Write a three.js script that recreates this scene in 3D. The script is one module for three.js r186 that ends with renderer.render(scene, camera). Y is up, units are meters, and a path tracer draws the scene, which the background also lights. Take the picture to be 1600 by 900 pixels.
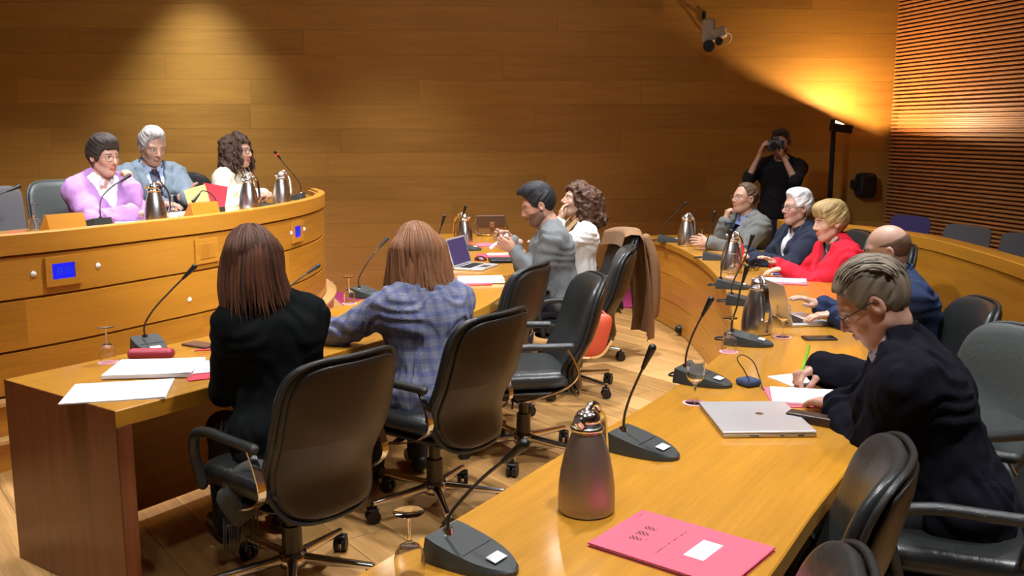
import * as THREE from 'three';
import { RoundedBoxGeometry } from 'three/addons/geometries/RoundedBoxGeometry.js';
import { mergeGeometries, mergeVertices } from 'three/addons/utils/BufferGeometryUtils.js';
import { RectAreaLightUniformsLib } from 'three/addons/lights/RectAreaLightUniformsLib.js';

// ------------------------------------------------------------ camera, exposure, light
const renderer = new THREE.WebGLRenderer();
renderer.toneMapping = THREE.LinearToneMapping;
renderer.toneMappingExposure = 3.6;
renderer.shadowMap.enabled = true;
RectAreaLightUniformsLib.init();
const scene = new THREE.Scene();
scene.background = new THREE.Color(0x000000);
const camera = new THREE.PerspectiveCamera(2 * Math.atan(450 / 1480) * 180 / Math.PI, 16 / 9, 0.05, 60);
camera.position.set(0, 1.7, 0);
camera.rotation.x = -Math.atan(247 / 1480);
scene.add(camera);
const CEIL = 3.9, LAMP = 2.7;
// recessed ceiling downlights: [x, z, candela, half angle]
const LIGHTC = 0xfbfaff;
// added fill spotlights: [x, z, target x, y, z, candela, half angle]
const FILL_SPOTS = [[-0.2, -2.9, -2.5, 1.3, -6.6, 19, 0.34], [-0.9, -3.6, 2.0, 1.0, -6.9, 15, 0.36], [1.6, -2.6, -0.3, 0.8, -5.6, 16, 0.4]];
const DOWNLIGHTS = [
  [-4.7, -8.0, 11, 0.72], [-1.2, -8.6, 11, 0.74], [0.45, -8.75, 5, 0.62],
  [-3.1, -9.15, 17, 0.66], [-2.2, -6.4, 15, 0.78], [-3.3, -4.8, 12, 0.78],
  [-0.3, -7.6, 14, 0.8], [0.9, -6.3, 15, 0.8], [-0.9, -5.0, 15, 0.8], [1.7, -7.6, 10, 0.62],
  [-1.9, -3.0, 8, 0.8], [0.3, -3.4, 12, 0.8], [1.9, -4.7, 12, 0.8], [0.9, -1.6, 10, 0.8], [2.6, -2.6, 9, 0.8], [-0.9, -1.2, 6, 0.8],
];

// ------------------------------------------------------------ helpers
let seed = 12345;
function rnd() { seed = (seed * 1664525 + 1013904223) >>> 0; return seed / 4294967296; }
const rr = (a, b) => a + (b - a) * rnd();
const V = (x, y, z) => new THREE.Vector3(x, y, z);
const used = {};
function numbered(n) { const k = used[n] = (used[n] === undefined ? 0 : used[n] + 1); return k ? n + '_' + String(k).padStart(3, '0') : n; }
function sh(o) { o.traverse(c => { if (c.isMesh) { c.castShadow = true; c.receiveShadow = true; } }); return o; }
function part(name, geo, mat, parent) {
  if (Array.isArray(geo)) geo = merge(geo);
  const m = new THREE.Mesh(geo, mat); m.name = name; m.castShadow = m.receiveShadow = true;
  parent.add(m); return m;
}
function thing(name, label, category, p = [0, 0, 0], yaw = 0, group) {
  const o = new THREE.Group(); o.name = numbered(name); o.position.set(...p); o.rotation.y = yaw;
  o.userData = { label, category }; if (group) o.userData.group = group;
  scene.add(o); return o;
}
function struct(name, geo, mat) {
  if (Array.isArray(geo)) geo = merge(geo);
  const m = new THREE.Mesh(geo, mat); m.name = name; m.userData.kind = 'structure'; m.castShadow = m.receiveShadow = true; scene.add(m); return m;
}
function copyThing(src, label, p, yaw, group) {
  const c = src.clone(); c.name = numbered(src.name.replace(/_\d{3}$/, '')); c.position.set(...p); c.rotation.set(0, yaw, 0);
  c.userData = { label, category: src.userData.category }; if (group) c.userData.group = group;
  scene.add(c); return c;
}
function merge(list) {
  const keep = list.some(g => g.attributes.color) ? ['position', 'normal', 'uv', 'color'] : ['position', 'normal', 'uv'];
  const l = list.map(g0 => {
    let g = g0.index ? g0.toNonIndexed() : g0;
    if (!g.attributes.normal) g.computeVertexNormals();
    const n = g.attributes.position.count;
    if (!g.attributes.uv) g.setAttribute('uv', new THREE.BufferAttribute(new Float32Array(n * 2), 2));
    if (keep[3] && !g.attributes.color) g.setAttribute('color', new THREE.BufferAttribute(new Float32Array(n * 3).fill(1), 3));
    for (const k of Object.keys(g.attributes)) if (!keep.includes(k)) g.deleteAttribute(k);
    return g;
  });
  return l.length === 1 ? l[0] : mergeGeometries(l);
}
// planar uv in metres by the dominant axis of each face; grain: axis along which u runs
function uvBox(g, grain = 'x', ou = 0, ov = 0) {
  g = g.index ? g.toNonIndexed() : g;
  const p = g.attributes.position, n = p.count, uv = new Float32Array(n * 2);
  const a = V(), b = V(), c = V();
  for (let i = 0; i < n; i += 3) {
    a.fromBufferAttribute(p, i); b.fromBufferAttribute(p, i + 1); c.fromBufferAttribute(p, i + 2);
    const f = b.clone().sub(a).cross(c.clone().sub(a)), ax = Math.abs(f.x), ay = Math.abs(f.y), az = Math.abs(f.z);
    const dom = ax > ay && ax > az ? 'x' : ay > az ? 'y' : 'z';
    let U, W;
    if (dom === 'x') [U, W] = grain === 'y' ? ['y', 'z'] : ['z', 'y'];
    else if (dom === 'y') [U, W] = grain === 'z' ? ['z', 'x'] : ['x', 'z'];
    else [U, W] = grain === 'y' ? ['y', 'x'] : ['x', 'y'];
    [a, b, c].forEach((q, k) => { uv[(i + k) * 2] = q[U] + ou; uv[(i + k) * 2 + 1] = q[W] + ov; });
  }
  g.setAttribute('uv', new THREE.BufferAttribute(uv, 2));
  return g;
}
function box(w, h, d, x = 0, y = 0, z = 0) { const g = new THREE.BoxGeometry(w, h, d); g.translate(x, y, z); return g; }
function rbox(w, h, d, r, x = 0, y = 0, z = 0, s = 2) { const g = new RoundedBoxGeometry(w, h, d, s, Math.min(r, w / 2.01, h / 2.01, d / 2.01)); g.translate(x, y, z); return g; }
function cyl(r1, r2, h, x = 0, y = 0, z = 0, n = 20) { const g = new THREE.CylinderGeometry(r1, r2, h, n); g.translate(x, y, z); return g; }
function tube(pts, r, n = 24, s = 8, closed = false) {
  const c = new THREE.CatmullRomCurve3(pts.map(p => p.isVector3 ? p : V(...p)), closed, 'centripetal');
  const g = new THREE.TubeGeometry(c, n, r, s, closed);
  if (closed) return g;
  const a = c.getPoint(0), b = c.getPoint(1);
  return merge([g, new THREE.SphereGeometry(r, s, 6).translate(a.x, a.y, a.z), new THREE.SphereGeometry(r, s, 6).translate(b.x, b.y, b.z)]);
}
// straight round bar between two points
function bar(a, b, r1, r2 = r1, n = 10) {
  const A = V(...a), B = V(...b), d = B.clone().sub(A), L = d.length();
  const g = new THREE.CylinderGeometry(r2, r1, L, n); g.translate(0, L / 2, 0);
  g.applyQuaternion(new THREE.Quaternion().setFromUnitVectors(V(0, 1, 0), d.normalize())); g.translate(A.x, A.y, A.z); return g;
}
function lathe(p, n = 32) { return new THREE.LatheGeometry(p.map(q => new THREE.Vector2(q[0], q[1])), n); }
// flat-section strip (w wide, t thick) swept along a path; wide side along `side`
function strip(pts, w, t, side = V(1, 0, 0), n = 28) {
  const c = new THREE.CatmullRomCurve3(pts.map(p => V(...p)), false, 'centripetal');
  const pos = [], idx = [];
  for (let i = 0; i <= n; i++) {
    const p = c.getPoint(i / n), T = c.getTangent(i / n), s = side.clone().addScaledVector(T, -side.dot(T)).normalize(), q = T.clone().cross(s).normalize();
    for (const [a, b] of [[-1, -1], [1, -1], [1, 1], [-1, 1]]) { const v = p.clone().addScaledVector(s, a * w / 2).addScaledVector(q, b * t / 2); pos.push(v.x, v.y, v.z); }
  }
  for (let i = 0; i < n; i++) for (let k = 0; k < 4; k++) { const a = i * 4 + k, b = i * 4 + (k + 1) % 4; idx.push(a, a + 4, b, b, a + 4, b + 4); }
  idx.push(0, 1, 2, 0, 2, 3); const e = n * 4; idx.push(e, e + 2, e + 1, e, e + 3, e + 2);
  const g = new THREE.BufferGeometry(); g.setAttribute('position', new THREE.Float32BufferAttribute(pos, 3)); g.setIndex(idx);
  const h = g.toNonIndexed(); h.computeVertexNormals(); return h;
}
// plan curve helpers (arrays of [x, z])
function curve(pts, n = 60) {
  const c = new THREE.CatmullRomCurve3(pts.map(p => V(p[0], 0, p[1])), false, 'centripetal');
  return c.getSpacedPoints(n).map(p => [p.x, p.z]);
}
function normals(pts) {
  return pts.map((p, i) => { const a = pts[Math.max(0, i - 1)], b = pts[Math.min(pts.length - 1, i + 1)]; const dx = b[0] - a[0], dz = b[1] - a[1], l = Math.hypot(dx, dz); return [-dz / l, dx / l]; });
}
function offs(pts, o) { const n = normals(pts); return pts.map((p, i) => [p[0] + n[i][0] * o, p[1] + n[i][1] * o]); }
function subcurve(pts, a, b) { const n = pts.length - 1, i0 = Math.round(a * n), i1 = Math.round(b * n); return pts.slice(i0, i1 + 1); }
// sweep a closed profile [[offset, y]...] along a plan curve; flat facets round the profile, smooth along the curve
function sweep(pts, prof, grainAlong = true) {
  const nn = normals(pts), P = [], N = [], U = []; let s = [0];
  for (let i = 1; i < pts.length; i++) s.push(s[i - 1] + Math.hypot(pts[i][0] - pts[i - 1][0], pts[i][1] - pts[i - 1][1]));
  const at = (i, q) => [pts[i][0] + nn[i][0] * q[0], q[1], pts[i][1] + nn[i][1] * q[0]];
  let area = 0; prof.forEach((q, j) => { const r = prof[(j + 1) % prof.length]; area += q[0] * r[1] - r[0] * q[1]; });
  const pr = area > 0 ? prof : prof.slice().reverse();
  let vl = 0;
  for (let j = 0; j < pr.length; j++) {
    const a = pr[j], b = pr[(j + 1) % pr.length], L = Math.hypot(b[0] - a[0], b[1] - a[1]);
    const no = (b[1] - a[1]) / L, ny = -(b[0] - a[0]) / L;
    for (let i = 0; i < pts.length - 1; i++) {
      const q = [[i, a, 0], [i + 1, a, 0], [i + 1, b, L], [i, a, 0], [i + 1, b, L], [i, b, L]];
      for (const k of [0, 1, 2, 3, 4, 5]) { const [ii, pp, vv] = q[k]; P.push(...at(ii, pp)); N.push(nn[ii][0] * no, ny, nn[ii][1] * no); if (grainAlong) U.push(s[ii], vl + vv); else U.push(vl + vv, s[ii]); }
    }
    vl += L;
  }
  const tri = THREE.ShapeUtils.triangulateShape(pr.map(q => new THREE.Vector2(q[0], q[1])), []);
  for (const end of [0, pts.length - 1]) {
    const a = pts[end], b = pts[end ? end - 1 : 1]; const tx = a[0] - b[0], tz = a[1] - b[1], l = Math.hypot(tx, tz);
    for (const t of tri) for (const k of (end ? [0, 2, 1] : [0, 1, 2])) { const q = pr[t[k]]; P.push(...at(end, q)); N.push(tx / l, 0, tz / l); U.push(q[1], q[0]); }
  }
  const g = new THREE.BufferGeometry();
  g.setAttribute('position', new THREE.Float32BufferAttribute(P, 3)); g.setAttribute('normal', new THREE.Float32BufferAttribute(N, 3)); g.setAttribute('uv', new THREE.Float32BufferAttribute(U, 2));
  return g;
}
// ------------------------------------------------------------ noise + textures
function hash(x, y, s) { let h = (x * 374761393 + y * 668265263 + s * 974711) | 0; h = Math.imul(h ^ (h >>> 13), 1274126177); return ((h ^ (h >>> 16)) >>> 0) / 4294967296; }
function vnoise(x, y, s, px, py) {
  const xi = Math.floor(x), yi = Math.floor(y), fx = x - xi, fy = y - yi, u = fx * fx * (3 - 2 * fx), v = fy * fy * (3 - 2 * fy);
  const m = (a, p) => ((a % p) + p) % p;
  const h = (a, b) => hash(m(a, px), m(b, py), s);
  return (h(xi, yi) * (1 - u) + h(xi + 1, yi) * u) * (1 - v) + (h(xi, yi + 1) * (1 - u) + h(xi + 1, yi + 1) * u) * v;
}
function dataTex(w, h, fn, srgb = true, rep = [1, 1]) {
  const d = new Uint8Array(w * h * 4);
  for (let y = 0; y < h; y++) for (let x = 0; x < w; x++) { const c = fn(x / w, y / h), i = (y * w + x) * 4; d[i] = c[0]; d[i + 1] = c[1]; d[i + 2] = c[2]; d[i + 3] = 255; }
  const t = new THREE.DataTexture(d, w, h); t.wrapS = t.wrapT = THREE.RepeatWrapping; t.magFilter = THREE.LinearFilter; t.minFilter = THREE.LinearMipmapLinearFilter; t.generateMipmaps = true;
  if (srgb) t.colorSpace = THREE.SRGBColorSpace; t.repeat.set(...rep); t.needsUpdate = true; return t;
}
// wood figure: long streaks along u, period 2.4 m x 0.8 m; near-white multiplier map
function woodTex(sd, amt) {
  return dataTex(1024, 512, (u, v) => {
    const w = vnoise(u * 6, v * 4, sd, 6, 4) * 0.05;
    const vv = v + w * 0.25;
    const a = vnoise(u * 5, vv * 26, sd + 1, 5, 26), b = vnoise(u * 12, vv * 90, sd + 2, 12, 90), c = vnoise(u * 60, vv * 256, sd + 3, 60, 256), e = vnoise(u * 3, v * 5, sd + 4, 3, 5);
    const s = 1 - amt * (0.42 * a + 0.3 * b + 0.22 * c + 0.3 * e);
    return [255 * Math.min(1, s + 0.02), 255 * s * (1 - 0.06 * amt * b), 255 * s * (1 - 0.2 * amt * a)];
  }, true, [1 / 2.4, 1 / 0.8]);
}
const WT0 = woodTex(91, 0.13), WT1 = woodTex(11, 0.2), WT2 = woodTex(37, 0.34), WT3 = woodTex(71, 0.26);
const bumpFine = dataTex(256, 256, (u, v) => { const q = 255 * (0.6 * vnoise(u * 40, v * 40, 5, 40, 40) + 0.4 * vnoise(u * 110, v * 110, 6, 110, 110)); return [q, q, q]; }, false, [6, 6]);
const leatherBump = dataTex(512, 512, (u, v) => { const q = 255 * (0.45 * vnoise(u * 22, v * 22, 15, 22, 22) + 0.25 * vnoise(u * 70, v * 70, 16, 70, 70) + 0.3 * vnoise(u * 7, v * 7, 17, 7, 7)); return [q, q, q]; }, false, [3, 3]);
const lin = (r, g, b) => new THREE.Color().setRGB(r, g, b);
function std(color, rough, o = {}) { return new THREE.MeshStandardMaterial({ color, roughness: rough, ...o }); }
function wood(c, map, rough, coat = 0) { return new THREE.MeshPhysicalMaterial({ color: c, map, roughness: rough, clearcoat: coat, clearcoatRoughness: 0.12 }); }
const M = {
  tops: [wood(lin(0.54, 0.262, 0.02), WT1, 0.36, 0.8)],
  desk: [wood(lin(0.55, 0.255, 0.022), WT1, 0.42, 0.2), wood(lin(0.53, 0.242, 0.02), WT1, 0.42, 0.2), wood(lin(0.575, 0.27, 0.025), WT0, 0.42, 0.2)],
  wall: [wood(lin(0.43, 0.242, 0.04), WT0, 0.5), wood(lin(0.41, 0.23, 0.037), WT0, 0.5), wood(lin(0.45, 0.254, 0.043), WT0, 0.5), wood(lin(0.425, 0.238, 0.04), WT1, 0.5)],
  floor: [wood(lin(0.60, 0.36, 0.125), WT2, 0.38, 0.15), wood(lin(0.55, 0.32, 0.105), WT3, 0.38, 0.15), wood(lin(0.65, 0.40, 0.15), WT1, 0.38, 0.15), wood(lin(0.52, 0.30, 0.1), WT2, 0.38, 0.15)],
  slat: [wood(lin(0.62, 0.30, 0.1), WT1, 0.45), wood(lin(0.57, 0.27, 0.085), WT0, 0.45)],
    groove: std(lin(0.34, 0.16, 0.03), 0.7),
  endPanel: wood(lin(0.22, 0.065, 0.02), WT3, 0.35, 0.3),
  black: std(0x0b0b0c, 0.45), blackGloss: std(0x0a0a0b, 0.2), blackMatt: std(0x0a0909, 0.85),
  leather: new THREE.MeshPhysicalMaterial({ color: lin(0.018, 0.02, 0.019), roughness: 0.34, bumpMap: leatherBump, bumpScale: 0.0012, specularIntensity: 0.9 }),
  leatherGrey: new THREE.MeshPhysicalMaterial({ color: lin(0.05, 0.06, 0.057), roughness: 0.42, bumpMap: leatherBump, bumpScale: 0.0012 }),
  shell: std(lin(0.017, 0.0105, 0.006), 0.42),
  chrome: std(lin(0.8, 0.8, 0.8), 0.14, { metalness: 1 }),
  steel: std(lin(0.62, 0.6, 0.57), 0.26, { metalness: 1 }),
  darkMetal: std(lin(0.06, 0.055, 0.05), 0.35, { metalness: 0.6 }),
  micBody: std(lin(0.035, 0.042, 0.04), 0.38), micTop: std(lin(0.05, 0.058, 0.056), 0.42),
  white: std(0xf2f2ef, 0.7), paper: std(lin(0.80, 0.82, 0.83), 0.75), greyLbl: std(0xb9bcbc, 0.6),
  magenta: std(lin(0.26, 0.012, 0.085), 0.95),
  pinkFolder: std(lin(0.75, 0.11, 0.16), 0.6), redPaper: std(lin(0.70, 0.04, 0.07), 0.6), yellowPaper: std(lin(0.80, 0.72, 0.28), 0.65),
  glass: new THREE.MeshPhysicalMaterial({ color: 0xffffff, roughness: 0.02, transmission: 1, thickness: 0.002, ior: 1.5 }),
  plaster: std(0x6a5c48, 0.9),
  silver: std(lin(0.72, 0.73, 0.74), 0.32, { metalness: 0.7 }),
};
// ------------------------------------------------------------ room shell
// back wall runs from (-8, z) to the corner at (4.05,-10.26); slat wall from the corner towards the camera
const BW = x => -9.98 - 0.0625 * x;            // z of the back wall's face at x
const bwYaw = Math.atan(0.0625);
const CORNER = [4.03, BW(4.03)];
{
  const floorSlab = struct('floor', box(14.5, 0.1, 15.5, 0.2, -0.075, -4), std(lin(0.3, 0.17, 0.06), 0.6));
  // parquet planks, laid along (0.6, 0.8)
  const L = 2.0, W = 0.21, geos = [0, 1, 2, 3].map(k => uvBox(box(L - 0.0025, 0.024, W - 0.0025), 'x', k * 0.61, k * 0.23));
  const d = [0.6, 0.8], n = [-0.8, 0.6];
  let cnt = 0;
  for (let j = -40; j < 40; j++) for (let i = -8; i < 8; i++) {
    const s = (i + (j * 0.37 % 1)) * L, t = j * W, x = -0.2 + d[0] * s + n[0] * t, z = -5 + d[1] * s + n[1] * t;
    if (x < -2.9 || x > 3.0 || z > -1.2 || z < -8.9) { continue; }
    if (x < -1.75 && z < -5.6) continue;
    const m = part('plank', geos[(i + j + 80) % 4], M.floor[Math.floor(hash(i, j, 3) * 4)], floorSlab);
    m.position.set(x, -0.012, z); m.rotation.y = -Math.atan2(d[1], d[0]); cnt++;
  }
  const field = struct('floor_field', box(14, 0.02, 15, 0.2, -0.016, -4), M.floor[1]);
  field.userData.kind = 'structure'; field.name = 'floor_001';
}
// magenta carpet strip along the back wall
{ const g = box(9.6, 0.012, 1.05, 0, 0.006, 0); const c = struct('floor_carpet', g, M.magenta); c.name = 'floor_002'; c.position.set(-0.9, 0, BW(-0.9) + 0.525); c.rotation.y = bwYaw; }
{
  const wall = struct('wall_back', box(13, CEIL + 0.2, 0.2, 0, CEIL / 2, -0.112), M.groove);
  wall.position.set(-2.0, 0, BW(-2)); wall.rotation.y = bwYaw;
  const H = 0.245, xs0 = -4.9, xs1 = 6.0;
  const bl = [2.3, 2.9, 1.7];
  const geos = bl.map((l, k) => [0, 1].map(q => uvBox(box(l - 0.0014, H - 0.0014, 0.018), 'x', k * 0.7 + q * 1.1, k * 0.3 + q * 0.37)));
  for (let r = 0; r < 16; r++) {
    let x = xs0 - hash(r, 1, 9) * 2.2, k = 0;
    while (x < xs1) {
      const li = Math.floor(hash(r, k, 4) * 3), l = bl[li];
      const m = part('board', geos[li][k & 1], M.wall[Math.floor(hash(r, k, 7) * 4)], wall);
      m.position.set(x + l / 2, (r + 0.5) * H, -0.005 + 0.0012 * (hash(r, k, 8) - 0.5)); x += l; k++;
      if (x + 0.4 > xs1 + 0.2) break;
    }
  }
}
{
  // slat wall: dark backing with horizontal slats
  const len = 9, yaw = Math.atan2(0.223, 1);                 // direction from the corner: (0.223, 1)
  const dx = 0.223 / Math.hypot(0.223, 1), dz = 1 / Math.hypot(0.223, 1);
  const wall = struct('wall_right', box(0.2, CEIL + 0.2, len, 0.175, CEIL / 2, 0), M.slat[1]);
  wall.position.set(CORNER[0] + dx * len / 2, 0, CORNER[1] + dz * len / 2); wall.rotation.y = yaw;
  const g = uvBox(rbox(0.075, 0.023, len - 0.02, 0.004, 0, 0, 0, 1), 'z');
  const n = Math.floor(CEIL / 0.0395);
  for (let i = 0; i < n; i++) { const m = part('slat', g, M.slat[i % 3 === 1 ? 1 : 0], wall); m.position.set(0.03, 0.03 + i * 0.0395, 0); }
}
struct('wall_left', box(0.2, CEIL + 0.2, 15, -5.9, CEIL / 2, -3.6), M.wall[0]);
struct('wall_front', box(14, CEIL + 0.2, 0.2, 0.4, CEIL / 2, 3.5), M.wall[0]);
{ const w2 = struct('wall_right_rear', box(0.2, CEIL + 0.2, 6, 6.15, CEIL / 2, 0.8), M.wall[0]); w2.name = 'wall_side'; }
struct('ceiling', box(14.5, 0.15, 15.5, 0.2, CEIL + 0.08, -4), M.plaster);
// ------------------------------------------------------------ ceiling downlights
DOWNLIGHTS.forEach(([x, z, cd, ang], i) => {
  const t = thing('ceiling_downlight', 'round recessed ceiling downlight with glowing lens', 'ceiling light', [x, CEIL, z], 0, 'recessed downlights in the ceiling');
  part('trim_ring', lathe([[0.085, 0], [0.105, 0], [0.105, -0.012], [0.085, -0.02], [0.085, 0]], 28), M.steel, t);
  part('lens', cyl(0.084, 0.084, 0.006, 0, -0.004, 0, 28), std(0xffffff, 0.5, { emissive: 0xfff8f0, emissiveIntensity: 14 }), t);
  const l = new THREE.SpotLight(LIGHTC, cd, 0, ang, 0.85, 2); l.position.set(0, -0.03, 0); l.target.position.set(0, -3, 0); l.castShadow = true; l.shadow.radius = 6;
  l.name = 'downlight_beam'; t.add(l); t.add(l.target); l.target.name = 'beam_target';
});
// fill spotlights added to brighten the people at the dais and tables
FILL_SPOTS.forEach(([x, z, tx, ty, tz, cd, ang], i) => {
  const t = thing('added_fill_spot', ['added fill spotlight aimed at the dais', 'added fill spotlight aimed at the right-hand table', 'added fill spotlight aimed at the middle table'][i], 'spotlight', [x, CEIL, z]);
  const d = V(tx - x, ty - CEIL + 0.2, tz - z).normalize(), c = V(0, -0.2, 0);
  part('stem', cyl(0.012, 0.012, 0.16, 0, -0.08, 0, 10), M.black, t);
  const a = c.clone().addScaledVector(d, -0.1).toArray(), b = c.clone().addScaledVector(d, 0.1).toArray();
  part('can', bar(a, b, 0.07, 0.085, 24), M.black, t);
  part('lens', bar(b, c.clone().addScaledVector(d, 0.104).toArray(), 0.08, 0.08, 24), std(0xffffff, 0.5, { emissive: 0xfff2e0, emissiveIntensity: 9 }), t);
  const l = new THREE.SpotLight(LIGHTC, cd, 0, ang, 0.9, 2); l.position.copy(c).addScaledVector(d, 0.13); l.target.position.copy(c).addScaledVector(d, 3); l.castShadow = true; l.shadow.radius = 7; l.name = 'spot_beam'; t.add(l); t.add(l.target); l.target.name = 'beam_target';
});
// ------------------------------------------------------------ president's dais
const DAIS = curve([[-3.75, -3.6], [-3.35, -3.92], [-2.95, -4.29], [-2.57, -4.72], [-2.34, -5.04], [-2.12, -5.44], [-1.88, -5.9], [-1.68, -6.5], [-1.57, -7.1], [-1.55, -7.6], [-1.62, -8.15], [-1.78, -8.6]], 110);
// normals of a curve running away from the camera point to the right (+x): room side is +, dais side is -
const DF = 0.40, DT = 1.13;
{
  const pl = thing('dais_platform', 'two-step wooden platform carrying the curved dais desk', 'platform', [0, 0, 0]);
  // platform top and two steps
  const bk = 2.6;
  part('deck', sweep(DAIS, [[-0.075, 0.02], [-0.075, DF], [-bk, DF], [-bk, 0.02]]), M.floor[1], pl);
  part('riser', sweep(DAIS, [[0.06, 0.165], [0.06, 0.32], [0.0, 0.32], [0.0, 0.165]]), M.desk[1], pl);
  part('ledge', sweep(DAIS, [[0.085, 0.325], [0.085, 0.345], [0.0, 0.345], [0.0, 0.325]]), M.floor[2], pl);
  part('riser', sweep(DAIS, [[0.115, 0.0], [0.115, 0.145], [-0.06, 0.145], [-0.06, 0.0]]), M.desk[1], pl);
  part('ledge', sweep(DAIS, [[0.14, 0.147], [0.14, 0.165], [0.0, 0.165], [0.0, 0.147]]), M.floor[2], pl);
}
const SEAMS = [0.352, 0.58, 0.845, 1.072];
{
  const t = thing('dais_desk', 'long curved wooden dais desk with blue screens let into its front', 'desk');
  part('core', sweep(DAIS, [[-0.025, 0.41], [-0.025, 1.165], [-0.07, 1.165], [-0.07, 0.41]]), M.groove, t);
  for (let c = 0; c < 3; c++) {
    const cuts = c % 2 ? [0, 0.3, 0.68, 1] : [0, 0.5, 1];
    for (let k = 0; k < cuts.length - 1; k++) part('front_board', sweep(subcurve(DAIS, cuts[k], cuts[k + 1]), [[0.0, SEAMS[c] + 0.004], [0.0, SEAMS[c + 1] - 0.012], [-0.024, SEAMS[c + 1] - 0.004], [-0.024, SEAMS[c] + 0.004]]), M.desk[(c + k) % 3], t);
  }
  part('top_rail', sweep(DAIS, [[0.012, 1.074], [0.012, 1.175], [0.006, 1.181], [-0.045, 1.181], [-0.045, 1.074]]), M.desk[2], t);
  part('worktop', sweep(DAIS, [[-0.046, 1.09], [-0.046, DT], [-0.68, DT], [-0.68, 1.09]]), M.tops[0], t);
  // screens, blank plate, buttons on the front: located by curve parameter
  const nn = normals(DAIS);
  const idxAt = (x) => { let b = 0, bd = 9; DAIS.forEach((p, i) => { const d = Math.abs(p[0] - x) + (p[1] < -7.6 ? 9 : 0); if (d < bd) { bd = d; b = i; } }); return b; };
  const fix = (z, y, o = 0) => { let b = 0, bd = 9; DAIS.forEach((p, i) => { const d = Math.abs(p[1] - z); if (d < bd) { bd = d; b = i; } }); const g = new THREE.Group(); g.position.set(DAIS[b][0] + nn[b][0] * o, y, DAIS[b][1] + nn[b][1] * o); g.rotation.y = Math.atan2(nn[b][0], nn[b][1]); return g; };
  const frameM = M.desk[2];
  const screenM = std(0x05051a, 0.3, { emissive: lin(0.004, 0.012, 0.9), emissiveIntensity: 0.28 });
  const digitM = std(0x05051a, 0.3, { emissive: lin(0.02, 0.06, 0.3), emissiveIntensity: 0.3 });
  [[-4.98, 0.965, true], [-5.86, 0.96, false], [-6.98, 0.962, true]].forEach(([z, y, lit]) => {
    const g = fix(z, y, 0.002); g.name = lit ? 'display_panel' : 'cover_panel'; t.add(g);
    const w = 0.2, h = 0.155, b = 0.036;
    if (lit) {
      part('bezel', [box(w, b, 0.016, 0, h / 2 - b / 2, 0.006), box(w, b, 0.016, 0, -h / 2 + b / 2, 0.006), box(b, h - 2 * b, 0.016, -w / 2 + b / 2, 0, 0.006), box(b, h - 2 * b, 0.016, w / 2 - b / 2, 0, 0.006)].map(q => uvBox(q)), frameM, g);
      part('screen', box(w - 2 * b, h - 2 * b, 0.006, 0, 0, 0.003), screenM, g);
      part('screen_digits', [[-0.032, 0], [-0.014, 0], [0.016, 0], [0.034, 0]].flatMap(([x]) => [box(0.012, 0.003, 0.001, x, 0.016, 0.0068), box(0.012, 0.003, 0.001, x, 0, 0.0068), box(0.012, 0.003, 0.001, x, -0.016, 0.0068), box(0.003, 0.03, 0.001, x + 0.006, 0, 0.0068)]), digitM, g);
    } else {
      part('bezel', uvBox(rbox(w, h, 0.014, 0.003, 0, 0, 0.006)), frameM, g);
      part('plate', uvBox(rbox(w - 0.07, h - 0.06, 0.01, 0.003, 0, 0, 0.012), 'y'), M.desk[1], g);
    }
  });
  const btn = lathe([[0, 0.012], [0.006, 0.012], [0.008, 0.006], [0.014, 0.006], [0.017, 0.0], [0, 0]], 20); btn.rotateX(Math.PI / 2);
  [[-4.83, 0.965], [-5.16, 0.965], [-5.72, 0.675], [-6.86, 0.962], [-7.12, 0.962], [-6.02, 0.955]].forEach(([z, y]) => { const g = fix(z, y, 0.0); const m = part('button', btn, M.white, t); m.position.copy(g.position); m.rotation.copy(g.rotation); });
}
// ------------------------------------------------------------ witness table
const TH = 0.74;
const WT = curve([[-1.375, -3.164], [-0.98, -3.73], [-0.57, -4.36], [-0.22, -4.96], [-0.04, -5.6], [0.07, -6.4], [0.1, -7.2], [0.07, -8.0], [-0.02, -8.9]], 80);   // near edge
{
  const t = thing('committee_table', 'long curved wooden table between the dais and the black swivel chairs', 'table');
  const top = sweep(WT, [[0, TH - 0.062], [0, TH - 0.004], [-0.004, TH], [-0.736, TH], [-0.74, TH - 0.004], [-0.74, TH - 0.062]]);
  part('tabletop', top, M.tops[0], t);
  part('modesty_panel', sweep(offs(WT, -0.66), [[0, 0.05], [0, TH - 0.063], [-0.03, TH - 0.063], [-0.03, 0.05]]), M.desk[1], t);
  // end slab
  const nn = normals(WT)[0], p0 = WT[0], p1 = WT[1], l = Math.hypot(p1[0] - p0[0], p1[1] - p0[1]), tx = (p1[0] - p0[0]) / l, tz = (p1[1] - p0[1]) / l;
  const e = part('end_panel', merge([uvBox(rbox(0.74, TH - 0.064, 0.06, 0.003, 0, (TH - 0.064) / 2, 0, 1), 'y'), uvBox(box(0.74, TH - 0.001, 0.004, 0, (TH - 0.001) / 2, 0.034), 'y')]), M.endPanel, t);
  e.position.set(p0[0] - nn[0] * 0.37 + tx * 0.033, 0, p0[1] - nn[1] * 0.37 + tz * 0.033); e.rotation.y = Math.atan2(-nn[1], nn[0]);
  for (const k of [40, 78]) { const pp = WT[k], n2 = normals(WT)[k]; const s = part('support_panel', uvBox(box(0.6, TH - 0.064, 0.04, 0, (TH - 0.064) / 2, 0), 'y'), M.desk[0], t); s.position.set(pp[0] - n2[0] * 0.36, 0, pp[1] - n2[1] * 0.36); s.rotation.y = Math.atan2(-n2[1], n2[0]); }
}
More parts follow.
